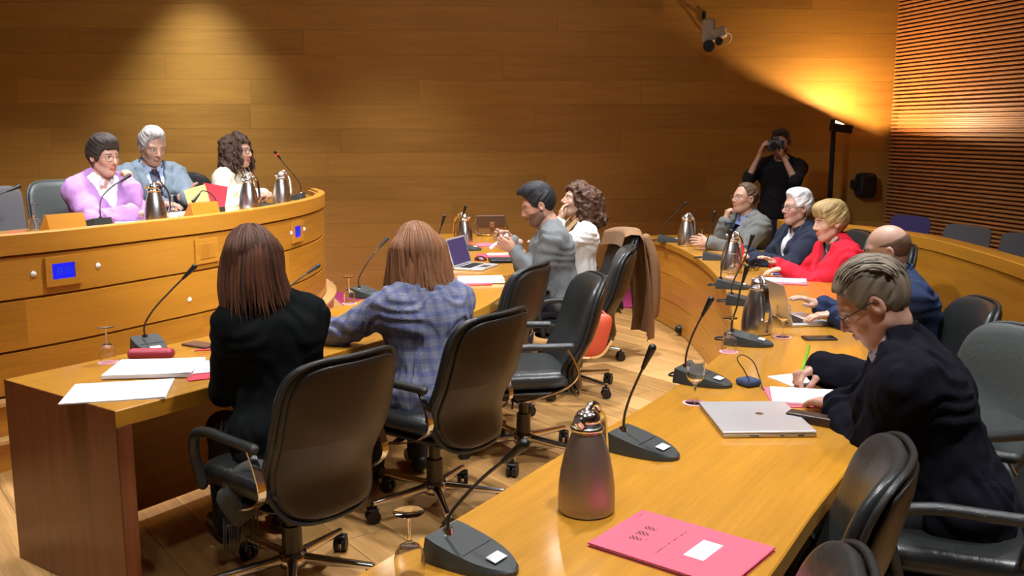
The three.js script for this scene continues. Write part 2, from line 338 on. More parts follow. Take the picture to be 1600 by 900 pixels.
// ------------------------------------------------------------ right-hand members' table
const RT = curve([[-0.98, -0.95], [-0.62, -1.5], [-0.34, -1.94], [-0.1, -2.31], [0.12, -2.68], [0.64, -3.52], [0.98, -4.2], [1.2, -5.1], [1.34, -6.0], [1.41, -7.0], [1.37, -7.9], [1.22, -8.68]], 110);   // inner edge
{
  const t = thing('committee_table', 'long curved wooden table in the foreground with the closed pink folder', 'table');
  const w = 0.76;
  part('tabletop', sweep(RT, [[0, TH - 0.05], [0, TH - 0.004], [0.004, TH], [w - 0.004, TH], [w, TH - 0.004], [w, TH - 0.05]]), M.tops[0], t);
  part('panel_core', sweep(offs(RT, 0.03), [[0.026, 0.0], [0.026, TH - 0.051], [0.05, TH - 0.051], [0.05, 0.0]]), M.groove, t);
  const cuts = [0, 0.24, 0.5, 0.74, 1], ys = [0.004, 0.225, 0.455, TH - 0.056];
  for (let c = 0; c < 3; c++) for (let k = 0; k < 4; k++) part('front_board', sweep(subcurve(offs(RT, 0.03), cuts[k], cuts[k + 1]), [[0, ys[c] + 0.003], [0, ys[c + 1] - 0.008], [0.006, ys[c + 1] - 0.002], [0.025, ys[c + 1] - 0.002], [0.025, ys[c] + 0.003]]), M.desk[(c + k) % 3], t);
  for (const k of [8, 40, 72, 108]) { const pp = RT[k], n2 = normals(RT)[k]; const s = part('support_panel', uvBox(box(0.5, TH - 0.052, 0.04, 0, (TH - 0.052) / 2, 0), 'y'), M.desk[0], t); s.position.set(pp[0] + n2[0] * 0.34, 0, pp[1] + n2[1] * 0.34); s.rotation.y = Math.atan2(-n2[1], n2[0]); }
}
// ------------------------------------------------------------ rear bench barrier
const BB = curve([[2.35, -8.35], [2.68, -7.9], [2.95, -7.4], [3.06, -6.9], [3.06, -6.2], [3.0, -5.45], [2.82, -4.5], [2.5, -3.5], [2.05, -2.5]], 60).reverse();
{
  const t = thing('rear_bench_desk', 'curved wooden bench desk running behind the seated members', 'desk');
  const H = 0.92;
  part('core', sweep(BB, [[0.02, 0], [0.02, H - 0.06], [0.06, H - 0.06], [0.06, 0]]), M.groove, t);
  part('top_rail', sweep(BB, [[-0.012, H - 0.085], [-0.012, H - 0.006], [-0.006, H], [0.13, H], [0.13, H - 0.03], [0.061, H - 0.03], [0.061, H - 0.085]]), M.desk[2], t);
  const ys = [0.004, 0.45, H - 0.09];
  for (let c = 0; c < 2; c++) { const cuts = c ? [0, 0.42, 0.66, 1] : [0, 0.3, 0.6, 1]; for (let k = 0; k < cuts.length - 1; k++) part('front_board', sweep(subcurve(BB, cuts[k], cuts[k + 1]), [[0, ys[c] + 0.002], [0, ys[c + 1] - 0.002], [0.0195, ys[c + 1] - 0.002], [0.0195, ys[c] + 0.002]]), M.desk[(c + k + 1) % 3], t); }
}
// ------------------------------------------------------------ swivel chairs
// rounded slab (superellipsoid) with half sizes a,b,c and squareness e
function slab(a, b, c, e1, e2, nu = 44, nv = 16, f) {
  const P = [], I = [], U = [], pw = (x, e) => Math.sign(x) * Math.pow(Math.abs(x), e);
  // latitudes: even rings over the flat faces, then even angles round the rim
  const vs = []; for (let k = 0; k <= 7; k++) vs.push(-Math.acos(Math.min(1, Math.pow(k / 8, 1 / e2)))); const v0 = vs[7]; const m = Math.max(4, nv >> 1); for (let k = 1; k < m; k++) vs.push(v0 * (1 - k / m)); const half = vs.slice(); vs.push(0); for (let k = half.length - 1; k >= 0; k--) vs.push(-half[k]); nv = vs.length - 1;
  for (let j = 0; j <= nv; j++) for (let i = 0; i <= nu; i++) {
    const u = i / nu * Math.PI * 2, v = vs[j], cv = Math.max(0, Math.cos(v)), rr0 = (j === 0 || j === nv) ? 0 : pw(cv, e2);
    let p = [a * pw(Math.cos(u), e1) * rr0, b * pw(Math.sin(u), e1) * rr0, c * pw(Math.sin(v), 0.9)];
    U.push(p[0], p[1]); if (f) p = f(p); P.push(...p);
  }
  for (let j = 0; j < nv; j++) for (let i = 0; i < nu; i++) { const q = j * (nu + 1) + i; I.push(q, q + 1, q + nu + 1, q + 1, q + nu + 2, q + nu + 1); }
  const g = new THREE.BufferGeometry(); g.setAttribute('position', new THREE.Float32BufferAttribute(P, 3)); g.setAttribute('uv', new THREE.Float32BufferAttribute(U, 2)); g.setIndex(I);
  g.computeVertexNormals(); return g;
}
const bendBack = (dz, y0 = 0.652) => p => { const y = p[1]; const x = p[0]; return [x * (1 - 0.12 * Math.max(0, -y / 0.29)), y + y0, p[2] + dz + 1.1 * x * x - 0.285 - 0.16 * (y + 0.2) + 0.5 * Math.max(0, y - 0.02) ** 2 * -0.6 + 0.06 * Math.exp(-(((y + 0.14) / 0.12) ** 2))]; };
function makeChair(label, leather, p, yaw, group) {
  const t = thing('swivel_chair', label, 'chair', p, yaw, group);
  const seat = part('seat', slab(0.25, 0.25, 0.055, 0.42, 0.35, 44, 16, q => [q[0], 0.455 + q[2] - 0.25 * Math.max(0, q[1] - 0.15) ** 2 * 4 + 0.16 * q[0] * q[0], q[1] + 0.01]), leather, t);
  part('seat_pan', slab(0.225, 0.225, 0.02, 0.4, 0.5, 40, 8, q => [q[0], 0.395 + q[2], q[1]]), M.shell, seat);
  const back = part('backrest', slab(0.252, 0.305, 0.042, 0.42, 0.45, 56, 18, bendBack(0)), leather, t);
  part('back_shell', slab(0.232, 0.285, 0.02, 0.4, 0.35, 56, 12, bendBack(-0.038)), M.shell, back);
  const rim = []; for (let i = 0; i < 48; i++) { const u = i / 48 * Math.PI * 2, pw = (x, e) => Math.sign(x) * Math.pow(Math.abs(x), e); rim.push(bendBack(-0.024)([0.251 * pw(Math.cos(u), 0.42), 0.304 * pw(Math.sin(u), 0.42), 0])); }
  part('piping', tube(rim, 0.009, 110, 6, true), leather, back);
  for (const s of [-1, 1]) {
    const a = part('armrest', tube([[s * 0.262, 0.43, 0.16], [s * 0.275, 0.55, 0.185], [s * 0.28, 0.625, 0.16], [s * 0.28, 0.648, 0.08], [s * 0.28, 0.648, -0.06], [s * 0.275, 0.645, -0.19]], 0.019, 40, 10), M.leather, t);
    part('arm_strip', strip([[s * 0.276, 0.635, -0.17], [s * 0.276, 0.57, -0.205], [s * 0.274, 0.50, -0.225], [s * 0.262, 0.44, -0.18], [s * 0.235, 0.385, -0.06], [s * 0.2, 0.35, 0.05], [s * 0.12, 0.345, 0.08]], 0.03, 0.007, V(s, 0.15, 0)), M.chrome, a);
  }
  part('mechanism', [rbox(0.2, 0.05, 0.26, 0.015, 0, 0.352, 0.0), bar([0.05, 0.35, 0.06], [0.24, 0.335, 0.1], 0.006)], M.black, t);
  part('column', [cyl(0.026, 0.026, 0.2, 0, 0.25, 0), cyl(0.036, 0.04, 0.15, 0, 0.16, 0)], M.darkMetal, t);
  const base = part('star_base', [lathe([[0.0, 0.135], [0.05, 0.13], [0.058, 0.1], [0.05, 0.075], [0, 0.072]], 20)], M.chrome, t);
  for (let k = 0; k < 5; k++) {
    const a = k / 5 * Math.PI * 2 + 0.35, c = Math.cos(a), s = Math.sin(a);
    part('base_leg', bar([c * 0.03, 0.105, s * 0.03], [c * 0.31, 0.085, s * 0.31], 0.022, 0.014, 10), M.chrome, base);
    const w = cyl(0.03, 0.03, 0.018, 0, 0, 0, 18); w.rotateZ(Math.PI / 2);
    const g = merge([w.clone().translate(-0.016, 0, 0), w.clone().translate(0.016, 0, 0), cyl(0.009, 0.009, 0.06, 0, 0.03, 0, 8), rbox(0.05, 0.014, 0.045, 0.006, 0, 0.031, 0)]);
    g.rotateY(a * 1.7 + 0.5); g.translate(c * 0.31, 0.0305, s * 0.31);
    part('caster', g, M.black, base);
  }
  return t;
}
const face = (dx, dz) => Math.atan2(dx, dz);
const CH = 'black leather swivel chairs';
const chair1 = makeChair('black leather swivel chair under the woman with long auburn hair', M.leather, [-0.83, 0, -3.37], face(-0.76, -0.65), CH);
const chairAt = (label, x, z, yaw, y = 0) => copyThing(chair1, label, [x, y, z], yaw, CH);
chairAt('black leather swivel chair under the woman in the plaid blazer', -0.35, -4.1, face(-0.8, -0.6));
chairAt('empty black leather swivel chair with its seat and chrome arm in full view', 0.06, -4.8, face(-0.97, 0.16));
chairAt('empty black swivel chair pushed in against the table beside the open laptop', -0.2, -5.46, face(-0.9, -0.42));
chairAt('black leather swivel chair behind the man in the grey sweater', 0.38, -6.1, face(-0.97, -0.1));
const coatChair = chairAt('black leather swivel chair with the brown coat over its back', 0.53, -7.02, face(-0.95, 0.2));
chairAt('empty black leather chair pushed against the table at bottom right, its top rim showing', 0.22, -1.62, face(-0.92, -0.34));
chairAt('black leather chair beside the pink folder, its rolled back touching the table', 0.55, -2.26, face(-0.92, -0.34));
chairAt('black leather swivel chair under the man writing with a green highlighter', 1.36, -2.76, face(-0.93, -0.36));
chairAt('black leather swivel chair under the bald man at the open laptop', 1.71, -4.16, face(-0.98, -0.12));
chairAt('black leather swivel chair under the woman in red', 2.22, -6.2, face(-0.97, 0.2));
chairAt('black leather swivel chair under the white-haired man in navy', 2.22, -6.97, face(-0.97, 0.1));
chairAt('black leather swivel chair under the man with his hand on his chin', 2.08, -7.84, face(-0.97, 0.2));
chairAt('black leather swivel chair under the man in the grey suit on the dais', -2.66, -6.98, face(0.7, 0.7), DF);
chairAt('black leather swivel chair under the woman in cream on the dais', -2.28, -7.54, face(0.9, 0.3), DF);
const gchair = makeChair('empty grey-green leather chair showing its cushioned front between the writing man and the bench', M.leatherGrey, [1.6, 0, -3.42], face(-0.95, 0.25), 'grey leather chairs');
copyThing(gchair, 'grey-green leather chair under the woman in the lilac cardigan', [-2.82, DF, -6.3], face(0.78, 0.62), 'grey leather chairs');
// rear-row and far-left seats: low fabric shells on a leg frame
function benchSeat(label, mat, p, yaw) {
  const t = thing('bench_seat', label, 'chair', p, yaw, 'seats of the rear row');
  part('seat', slab(0.23, 0.22, 0.03, 0.4, 0.4, 36, 10, q => [q[0], 0.44 + q[2], q[1]]), mat, t);
  part('backrest', slab(0.225, 0.19, 0.022, 0.3, 0.4, 40, 10, q => [q[0], q[1] + 0.765, q[2] + 0.6 * q[0] * q[0] - 0.22 - 0.12 * q[1]]), mat, t);
  for (const s of [-1, 1]) { part('armrest', rbox(0.04, 0.03, 0.26, 0.012, s * 0.25, 0.64, -0.06), M.black, t); part('leg', [bar([s * 0.22, 0, 0.19], [s * 0.22, 0.43, 0.15], 0.012), bar([s * 0.22, 0, -0.2], [s * 0.22, 0.63, -0.16], 0.012)], M.darkMetal, t); }
  return t;
}
const greyFab = std(lin(0.10, 0.095, 0.1), 0.9), blueFab = std(lin(0.055, 0.045, 0.16), 0.9);
benchSeat('blue-violet fabric seat by the slatted wall', blueFab, [3.32, 0, -8.25], face(-0.9, 0.4));
benchSeat('grey fabric seat in the middle of the rear row', greyFab, [3.42, 0, -7.4], face(-0.9, 0.4));
benchSeat('grey fabric seat at the right edge of the picture', greyFab, [3.55, 0, -6.75], face(-0.9, 0.4));
benchSeat('dark grey fabric seat at the far left end of the dais', greyFab, [-3.1, DF, -5.72], face(0.75, 0.66));
// ------------------------------------------------------------ desk microphones
function micBase() {
  const o = []; const n = 14;
  o.push([-0.062, -0.1], [-0.066, -0.07]);
  for (let i = 0; i <= n; i++) { const a = i / n * Math.PI; o.push([-0.066 * Math.cos(a) * (1 - 0.1 * Math.sin(a)), 0.0 + 0.115 * Math.pow(Math.sin(a), 0.8) - 0.02 * (1 - Math.sin(a))]); }
  o.push([0.066, -0.07], [0.062, -0.1]);
  const P = [], h = z => 0.058 - (z + 0.1) / 0.215 * 0.042;
  const tri = (a, b, c) => P.push(...a, ...b, ...c), m = o.length, C0 = [0, h(0), 0], C1 = [0, 0.001, 0];
  for (let i = 0; i < m; i++) {
    const p = o[i], q = o[(i + 1) % m];
    const pt = [p[0] * 0.93, h(p[1]), p[1] * 0.95], qt = [q[0] * 0.93, h(q[1]), q[1] * 0.95], pb = [p[0], 0.012, p[1]], qb = [q[0], 0.012, q[1]], pc = [p[0], 0.001, p[1]], qc = [q[0], 0.001, q[1]];
    tri(C0, pt, qt); tri(pt, pb, qb); tri(pt, qb, qt); tri(pb, pc, qc); tri(pb, qc, qb); tri(C1, qc, pc);
  }
  const g = new THREE.BufferGeometry(); g.setAttribute('position', new THREE.Float32BufferAttribute(P, 3)); g.computeVertexNormals();
  // orientation check: flip if the top faces down
  if (g.attributes.normal.getY(0) < 0) { const a = g.attributes.position; for (let i = 0; i < a.count; i += 3) { const b = [a.getX(i + 1), a.getY(i + 1), a.getZ(i + 1)]; a.setXYZ(i + 1, a.getX(i + 2), a.getY(i + 2), a.getZ(i + 2)); a.setXYZ(i + 2, ...b); } g.computeVertexNormals(); }
  return g;
}
const MICB = micBase();
function mic(label, x, y, z, yaw, neck = [[0, 0.05, -0.075], [0, 0.10, -0.072], [0, 0.17, -0.03], [0, 0.235, 0.03], [0, 0.30, 0.095]], lit) {
  const t = thing('desk_microphone', label, 'microphone', [x, y, z], yaw, 'gooseneck desk microphones');
  const b = part('base', MICB, M.micBody, t);
  part('label_plate', (() => { const g = box(0.045, 0.0015, 0.028, 0, 0, 0); g.rotateX(0.195); g.translate(0, 0.0305, 0.062); return g; })(), M.greyLbl, b);
  part('seam_line', (() => { const g = box(0.1, 0.001, 0.002); g.rotateX(0.195); g.translate(0, 0.0376, 0.008); return g; })(), M.black, b);
  part('collar', cyl(0.011, 0.014, 0.014, 0, 0.058, -0.075, 16), M.chrome, t);
  part('gooseneck', tube(neck, 0.0042, 40, 8), M.darkMetal, t);
  const a = neck[neck.length - 1], c = neck[neck.length - 2], d = V(...a).sub(V(...c)).normalize(), e = V(...a).addScaledVector(d, 0.055);
  const head = part('mic_head', [bar(V(...a).addScaledVector(d, -0.02).toArray(), e.toArray(), 0.006, 0.0125, 14), new THREE.SphereGeometry(0.0125, 14, 10).translate(e.x, e.y, e.z)], M.black, t);
  if (lit) { const r = new THREE.TorusGeometry(0.011, 0.003, 8, 18); r.applyQuaternion(new THREE.Quaternion().setFromUnitVectors(V(0, 0, 1), d)); const q = V(...a).addScaledVector(d, 0.03); r.translate(q.x, q.y, q.z); part('light_ring', r, std(0x400000, 0.4, { emissive: 0xff1a0a, emissiveIntensity: 2 }), head); }
  part('cable', tube([[0.05, 0.012, -0.1], [0.075, 0.008, -0.125], [0.06, 0.006, -0.155], [0.015, 0.006, -0.15], [0, 0.012, -0.105]], 0.0045, 30, 6), M.black, t);
  return t;
}
mic('gooseneck microphone in the near foreground at the bottom of the picture', -0.085, TH, -2.0, face(0.78, 0.55), [[0, 0.05, -0.075], [0, 0.09, -0.072], [0, 0.14, -0.035], [0, 0.21, 0.03], [0, 0.268, 0.095]]);
mic('gooseneck microphone standing just behind the large foreground flask', 0.4, TH, -2.74, face(0.78, 0.6), [[0, 0.05, -0.075], [0, 0.10, -0.072], [0, 0.16, -0.055], [0, 0.22, -0.03], [0, 0.275, -0.005]]);
mic('gooseneck microphone beside the upright goblet on the right-hand table', 0.735, TH, -3.53, face(0.8, 0.55), [[0, 0.05, -0.075], [0, 0.10, -0.074], [0, 0.17, -0.055], [0, 0.23, -0.03], [0, 0.28, -0.005]]);
mic('gooseneck microphone in front of the brushed flask by the open laptop', 1.07, TH, -4.2, face(0.85, 0.4), [[0, 0.05, -0.075], [0, 0.10, -0.074], [0, 0.17, -0.055], [0, 0.24, -0.045], [0, 0.3, -0.03]]);
mic('gooseneck microphone between the flasks near the woman in red', 1.3, TH, -5.2, face(0.9, 0.3), [[0, 0.05, -0.075], [0, 0.1, -0.075], [0.01, 0.17, -0.05], [0.02, 0.26, -0.01], [0.02, 0.33, 0.01]]);
mic('gooseneck microphone with tall upright neck before the white-haired man', 1.36, TH, -5.75, face(0.9, 0.3), [[0, 0.05, -0.075], [0, 0.1, -0.075], [-0.01, 0.17, -0.06], [-0.02, 0.24, -0.04], [-0.02, 0.3, -0.03]]);
mic('gooseneck microphone in front of the man with his hand on his chin', 1.53, TH, -7.05, face(0.95, 0.2), [[0, 0.05, -0.075], [0, 0.1, -0.075], [-0.01, 0.17, -0.06], [-0.02, 0.24, -0.04], [-0.02, 0.3, -0.03]]);
mic('gooseneck microphone at the far tip of the right-hand table', 1.37, TH, -8.2, face(0.95, 0.2));
mic('gooseneck microphone beside the red pencil case', -1.585, TH, -4.06, face(0.62, 0.78), [[0, 0.05, -0.075], [0, 0.10, -0.075], [0.03, 0.17, -0.045], [0.1, 0.25, -0.02], [0.17, 0.32, 0.0]]);
mic('gooseneck microphone half hidden behind the woman with auburn hair', -1.14, TH, -4.86, face(0.8, 0.5), [[0, 0.05, -0.075], [0, 0.10, -0.075], [0.03, 0.15, -0.045], [0.08, 0.19, -0.02], [0.13, 0.22, 0.0]]);
mic('gooseneck microphone in front of the woman in the plaid blazer', -0.83, TH, -5.42, face(0.85, 0.5), [[0, 0.05, -0.075], [0, 0.10, -0.075], [0.02, 0.17, -0.045], [0.07, 0.24, -0.02], [0.12, 0.29, 0.0]]);
mic('gooseneck microphone left of the open laptop on the middle table', -0.47, TH, -6.75, face(0.95, 0.25), [[0, 0.05, -0.075], [0, 0.10, -0.075], [0, 0.17, -0.06], [0, 0.24, -0.05], [0, 0.3, -0.03]]);
mic('gooseneck microphone beside the flask and handbag on the middle table', -0.36, TH, -7.62, face(0.97, 0.1), [[0, 0.05, -0.075], [0, 0.10, -0.075], [0, 0.17, -0.06], [0, 0.24, -0.05], [0, 0.3, -0.03]]);
mic('dais microphone in front of the woman in lilac', -2.5, DT, -5.64, face(-0.8, -0.5), [[0, 0.05, -0.075], [0, 0.10, -0.075], [-0.03, 0.17, -0.055], [-0.11, 0.23, -0.04], [-0.19, 0.27, -0.04]]);
mic('dais microphone at the far left edge of the picture', -3.12, DT, -5.5, face(-0.7, -0.6), [[0, 0.05, -0.075], [0, 0.10, -0.075], [-0.03, 0.15, -0.055], [-0.11, 0.19, -0.04], [-0.19, 0.22, -0.04]]);
mic('dais microphone behind the wooden name block by the man in grey', -2.06, DT, -6.42, face(-0.85, -0.4), [[0, 0.05, -0.075], [0, 0.10, -0.075], [0.03, 0.15, -0.055], [0.09, 0.17, -0.04], [0.13, 0.14, -0.04]]);
mic('dais microphone with a red lit ring at the right end of the dais', -1.82, DT, -7.86, face(-0.9, 0.0), [[0, 0.05, -0.075], [0, 0.12, -0.07], [0.03, 0.2, -0.03], [0.08, 0.29, 0.03], [0.1, 0.35, 0.07]], true);
// ------------------------------------------------------------ insulated flasks
function flask(label, x, y, z, yaw, mat = M.steel, s = 1) {
  const t = thing('insulated_flask', label, 'flask', [x, y, z], yaw, 'steel vacuum flasks'); t.scale.setScalar(s);
  const b = part('body', lathe([[0, 0], [0.068, 0], [0.072, 0.006], [0.0725, 0.018], [0.0715, 0.02], [0.073, 0.024], [0.072, 0.06], [0.067, 0.105], [0.058, 0.15], [0.047, 0.185], [0.039, 0.207], [0.037, 0.214], [0, 0.214]], 40), mat, t);
  part('neck_ring', lathe([[0.0, 0.212], [0.041, 0.212], [0.043, 0.22], [0.040, 0.228], [0, 0.228]], 30), M.chrome, t);
  const lid = part('lid', lathe([[0, 0.268], [0.014, 0.267], [0.026, 0.26], [0.033, 0.248], [0.037, 0.228], [0, 0.228]], 26), M.chrome, t);
  part('spout', [bar([0, 0.228, 0.025], [0, 0.252, 0.052], 0.016, 0.011, 12)], M.chrome, t);
  part('thumb_lever', [tube([[0, 0.262, 0.005], [0, 0.274, -0.02], [0, 0.268, -0.045], [0, 0.25, -0.058]], 0.009, 16, 8)], M.chrome, lid);
  part('handle', [strip([[0, 0.238, -0.034], [0, 0.245, -0.062], [0, 0.222, -0.08], [0, 0.17, -0.09], [0, 0.11, -0.094], [0, 0.075, -0.086], [0, 0.07, -0.066]], 0.02, 0.01, V(1, 0, 0))], M.chrome, t);
  return t;
}
const gun = std(lin(0.36, 0.29, 0.235), 0.42, { metalness: 0.9 });
flask('large dark steel flask standing by the pink folder in the foreground', 0.19, TH, -2.3, face(-0.55, 0.83), gun);
flask('brushed steel flask beside the microphone near the open laptop', 1.17, TH, -4.44, face(-0.2, -0.95));
flask('steel flask on the table in front of the white-haired man', 1.5, TH, -6.42, face(-0.6, -0.8));
flask('steel flask near the far tip of the right-hand table', 1.46, TH, -7.9, face(-0.8, 0.6));
flask('steel flask beside the handbag on the middle table', -0.4, TH, -7.9, face(0.9, 0.3));
flask('steel flask between the woman in lilac and the man in grey on the dais', -2.185, DT, -5.8, face(-0.9, 0.5), M.steel, 0.93);
flask('steel flask standing before the woman in cream on the dais', -1.9, DT, -6.85, face(-0.7, 0.7), M.steel, 0.93);
flask('steel flask at the right end of the dais near the lit microphone', -1.79, DT, -7.38, face(-0.7, 0.7), M.steel, 0.93);
// ------------------------------------------------------------ stemmed glasses
const GOB = (() => lathe([[0, 0.0035], [0.01, 0.004], [0.033, 0.0022], [0.034, 0.0008], [0.032, 0], [0, 0], [0, 0.0001]].slice(0, 6).reverse().concat([[0.0045, 0.008], [0.0038, 0.03], [0.004, 0.062], [0.009, 0.07], [0.022, 0.078], [0.031, 0.092], [0.034, 0.11], [0.033, 0.13], [0.0305, 0.15], [0.0298, 0.15], [0.0322, 0.13], [0.033, 0.11], [0.030, 0.093], [0.021, 0.08], [0.008, 0.0735], [0, 0.073]]), 36))();
function goblet(label, x, y, z, up, coaster = true) {
  const t = thing('stemmed_glass', label, 'glass', [x, y, z], 0, 'stemmed water glasses');
  const h0 = coaster ? 0.0025 : 0.0006;
  if (coaster) part('coaster', cyl(0.042, 0.042, 0.002, 0, 0.001, 0, 28), std(lin(0.75, 0.35, 0.38), 0.8), t);
  const g = GOB.clone(); if (!up) { g.rotateX(Math.PI); g.translate(0, 0.15, 0); } g.translate(0, h0, 0);
  part('goblet', g, M.glass, t); return t;
}
goblet('upturned stemmed glass in the near foreground beside the microphone', -0.222, TH, -1.93, false, false);
goblet('upright stemmed glass on a red coaster near the closed silver laptop', 0.65, TH, -3.26, true);
goblet('upturned stemmed glass on a pink coaster beside the brushed flask', 0.95, TH, -4.05, false);
goblet('upright stemmed glass beside the open laptop of the bald man', 1.27, TH, -4.35, true);
goblet('upturned stemmed glass on the right-hand table before the woman in red', 1.46, TH, -6.2, false);
goblet('upturned stemmed glass before the man with his hand on his chin', 1.6, TH, -6.85, false);
goblet('upturned stemmed glass near the far flask on the right-hand table', 1.56, TH, -7.75, false);
goblet('upturned stemmed glass at the far tip of the right-hand table', 1.48, TH, -8.28, false);
goblet('upturned stemmed glass at the left end of the middle table', -1.69, TH, -3.86, false);
goblet('upturned stemmed glass left of the woman in plaid on the middle table', -0.91, TH, -5.22, false);
goblet('upturned stemmed glass on the dais left of the wooden name block', -2.74, DT, -5.42, false, false);
goblet('upturned stemmed glass on the dais before the man in grey', -2.22, DT, -6.2, false, false);
goblet('upturned stemmed glass on the dais beside the lit microphone', -1.86, DT, -7.62, false, false);
{ const g = thing('red_coaster', 'red cardboard coaster on the dais beside the upturned glass', 'coaster', [-2.78, DT, -5.3], 0.4); part('disc', cyl(0.045, 0.045, 0.004, 0, 0.002, 0, 24), M.redPaper, g); part('disc', cyl(0.045, 0.045, 0.004, 0.075, 0.002, 0.05, 24), M.redPaper, g); }
// ------------------------------------------------------------ wooden name blocks
for (const [x, z, yaw, l] of [[-2.52, -5.3, face(0.83, 0.55), 'wooden name block in front of the woman in lilac'], [-2.02, -6.16, face(0.86, 0.5), 'wooden name block in front of the man in grey on the dais']]) {
  const t = thing('name_block', l, 'name plate', [x, DT, z], yaw, 'wooden name blocks on the dais');
  const s = new THREE.Shape([[-0.06, 0], [0.06, 0], [0.03, 0.105], [0.015, 0.105]].map(q => new THREE.Vector2(...q)));
  const g = new THREE.ExtrudeGeometry(s, { depth: 0.22, bevelEnabled: true, bevelSize: 0.002, bevelThickness: 0.002, bevelSegments: 1 }); g.translate(0, 0, -0.11); g.rotateY(-Math.PI / 2);
  part('block', uvBox(g), M.desk[2], t);
  part('card_slot', box(0.2, 0.002, 0.004, 0, 0.1065, -0.02), M.groove, t);
}
// ------------------------------------------------------------ papers, folders, devices
// printed sheet: faint lines of type
function printTex(sd, lines, dark = 70) {
  return dataTex(256, 360, (u, v) => { let c = 232; const l = (1 - v) * lines; const f = l - Math.floor(l), row = Math.floor(l); if (u > 0.12 && u < 0.55 + 0.33 * hash(row, 2, sd) && v > 0.08 && v < 0.92 && f > 0.35 && f < 0.62 && hash(row, 5, sd) > 0.25 && hash(Math.floor(u * 60), row, sd) > 0.18) c = 232 - dark; return [c, c + 3, c + 4]; });
}
const PT1 = printTex(3, 26), PT2 = printTex(8, 20, 50);
const sheetM = [std(0xffffff, 0.75, { map: PT1 }), std(0xffffff, 0.75, { map: PT2 })];
function sheetGeo(w, d, curl = 0, h = 0.0) {
  const g = new THREE.PlaneGeometry(w, d, 12, 12); g.rotateX(-Math.PI / 2); const p = g.attributes.position;
  for (let i = 0; i < p.count; i++) { const x = p.getX(i) / w + 0.5, z = p.getZ(i) / d + 0.5; p.setY(i, h + curl * Math.pow(x, 3) * (0.4 + 0.6 * z) + 0.0006); } g.computeVertexNormals(); return g;
}
function paperStack(label, x, y, z, yaw, w, d, n, k = 0, group = 'papers on the tables', cover) {
  const t = thing('paper_stack', label, 'papers', [x, y, z], yaw, group), hh = 0.0012 * n;
  part('sheets', box(w, hh, d, 0, hh / 2, 0), M.paper, t);
  if (cover) part('cover', box(w + 0.006, 0.0015, d + 0.006, 0, hh + 0.0008, 0), cover, t);
  const g = sheetGeo(w, d, 0.004, hh + (cover ? 0.0016 : 0)); part('top_sheet', g, sheetM[k], t); return t;
}
function folder(label, x, y, z, yaw, w, d, mat, th = 0.004) {
  const t = thing('card_folder', label, 'folder', [x, y, z], yaw, 'coloured card folders');
  part('back_cover', box(w, 0.0012, d, 0, 0.0006, 0), mat, t); part('contents', box(w - 0.012, th, d - 0.01, 0, th / 2 + 0.0012, 0), M.paper, t);
  const c = sheetGeo(w, d, 0.002, th + 0.0014); part('front_cover', merge([c, box(w, 0.001, d, 0, th + 0.0014, 0)]), mat, t); return t;
}
{ // foreground pink folder; head of the page at local -x, text runs along -z... seen from the seat on the right
  const tex = dataTex(1024, 768, (u, v) => {
    // u along the long side (0 = head), v across
    let r = 212, g = 84, b = 102; let ink = 0;
    if (Math.abs(u - 0.43) < 0.005 && v > 0.2 && v < 0.8 && hash(Math.floor(v * 110), 3, 2) > 0.22) ink = 0.62;
    for (let k = 0; k < 3; k++) { const cv = 0.36 + k * 0.14, cu = 0.215; const du = (u - cu) / 0.045, dv = (v - cv) / 0.05;
      if (Math.abs(du) < 1 && Math.abs(dv) < 1) { const w = 1 - 0.35 * Math.max(0, du + 0.2); const shape = Math.abs(dv) < w * (k === 1 ? 0.95 : 0.8) ; const hole = (Math.floor((du + 1) * 4.2) + Math.floor((dv + 1) * 3.1) + k) % 3 === 0; if (shape && !hole) ink = 0.66; } }
    if (Math.abs(u - 0.285) < 0.004 && v > 0.32 && v < 0.68 && hash(Math.floor(v * 70), 4, 2) > 0.4) ink = 0.35;
    if (u > 0.03 && u < 0.05 && ((v > 0.86 && v < 0.885) || (v > 0.8 && v < 0.815))) ink = 0.5;
    const m = 1 - ink; return [r * m, g * m + 20 * ink, b * m + 20 * ink];
  });
  const t = folder('closed pink card folder with black print and a white label in the foreground', 0.392, TH, -2.07, 0, 0.355, 0.25, std(lin(0.6, 0.085, 0.125), 0.6), 0.006);
  t.rotation.y = -Math.atan2(0.23, 0.29);
  const pg = new THREE.PlaneGeometry(0.353, 0.248); pg.rotateX(-Math.PI / 2); pg.translate(0, 0.0105, 0); part('printed_face', pg, std(0xffffff, 0.6, { map: tex }), t);
  const lb = sheetGeo(0.05, 0.1, 0, 0.0108); lb.translate(0.055, 0, -0.005); part('label_sticker', lb, sheetM[1], t);
}
{ const t = thing('closed_laptop', 'closed silver laptop lying before the man writing', 'laptop', [0.81, TH, -3.045], -0.02);
  t.rotation.y = 0.03; const g = part('lid', rbox(0.30, 0.007, 0.34, 0.003, 0, 0.0175, 0), M.silver, t); part('base', rbox(0.30, 0.011, 0.34, 0.004, 0, 0.0065, 0), M.steel, t);
  part('lid_mark', cyl(0.014, 0.014, 0.0006, 0.02, 0.0214, -0.02, 20), M.steel, g); part('ports', [box(0.03, 0.004, 0.002, -0.05, 0.007, 0.17), box(0.012, 0.004, 0.002, 0.04, 0.007, 0.17), box(0.02, 0.004, 0.002, 0.1, 0.007, 0.17)], M.black, t); }
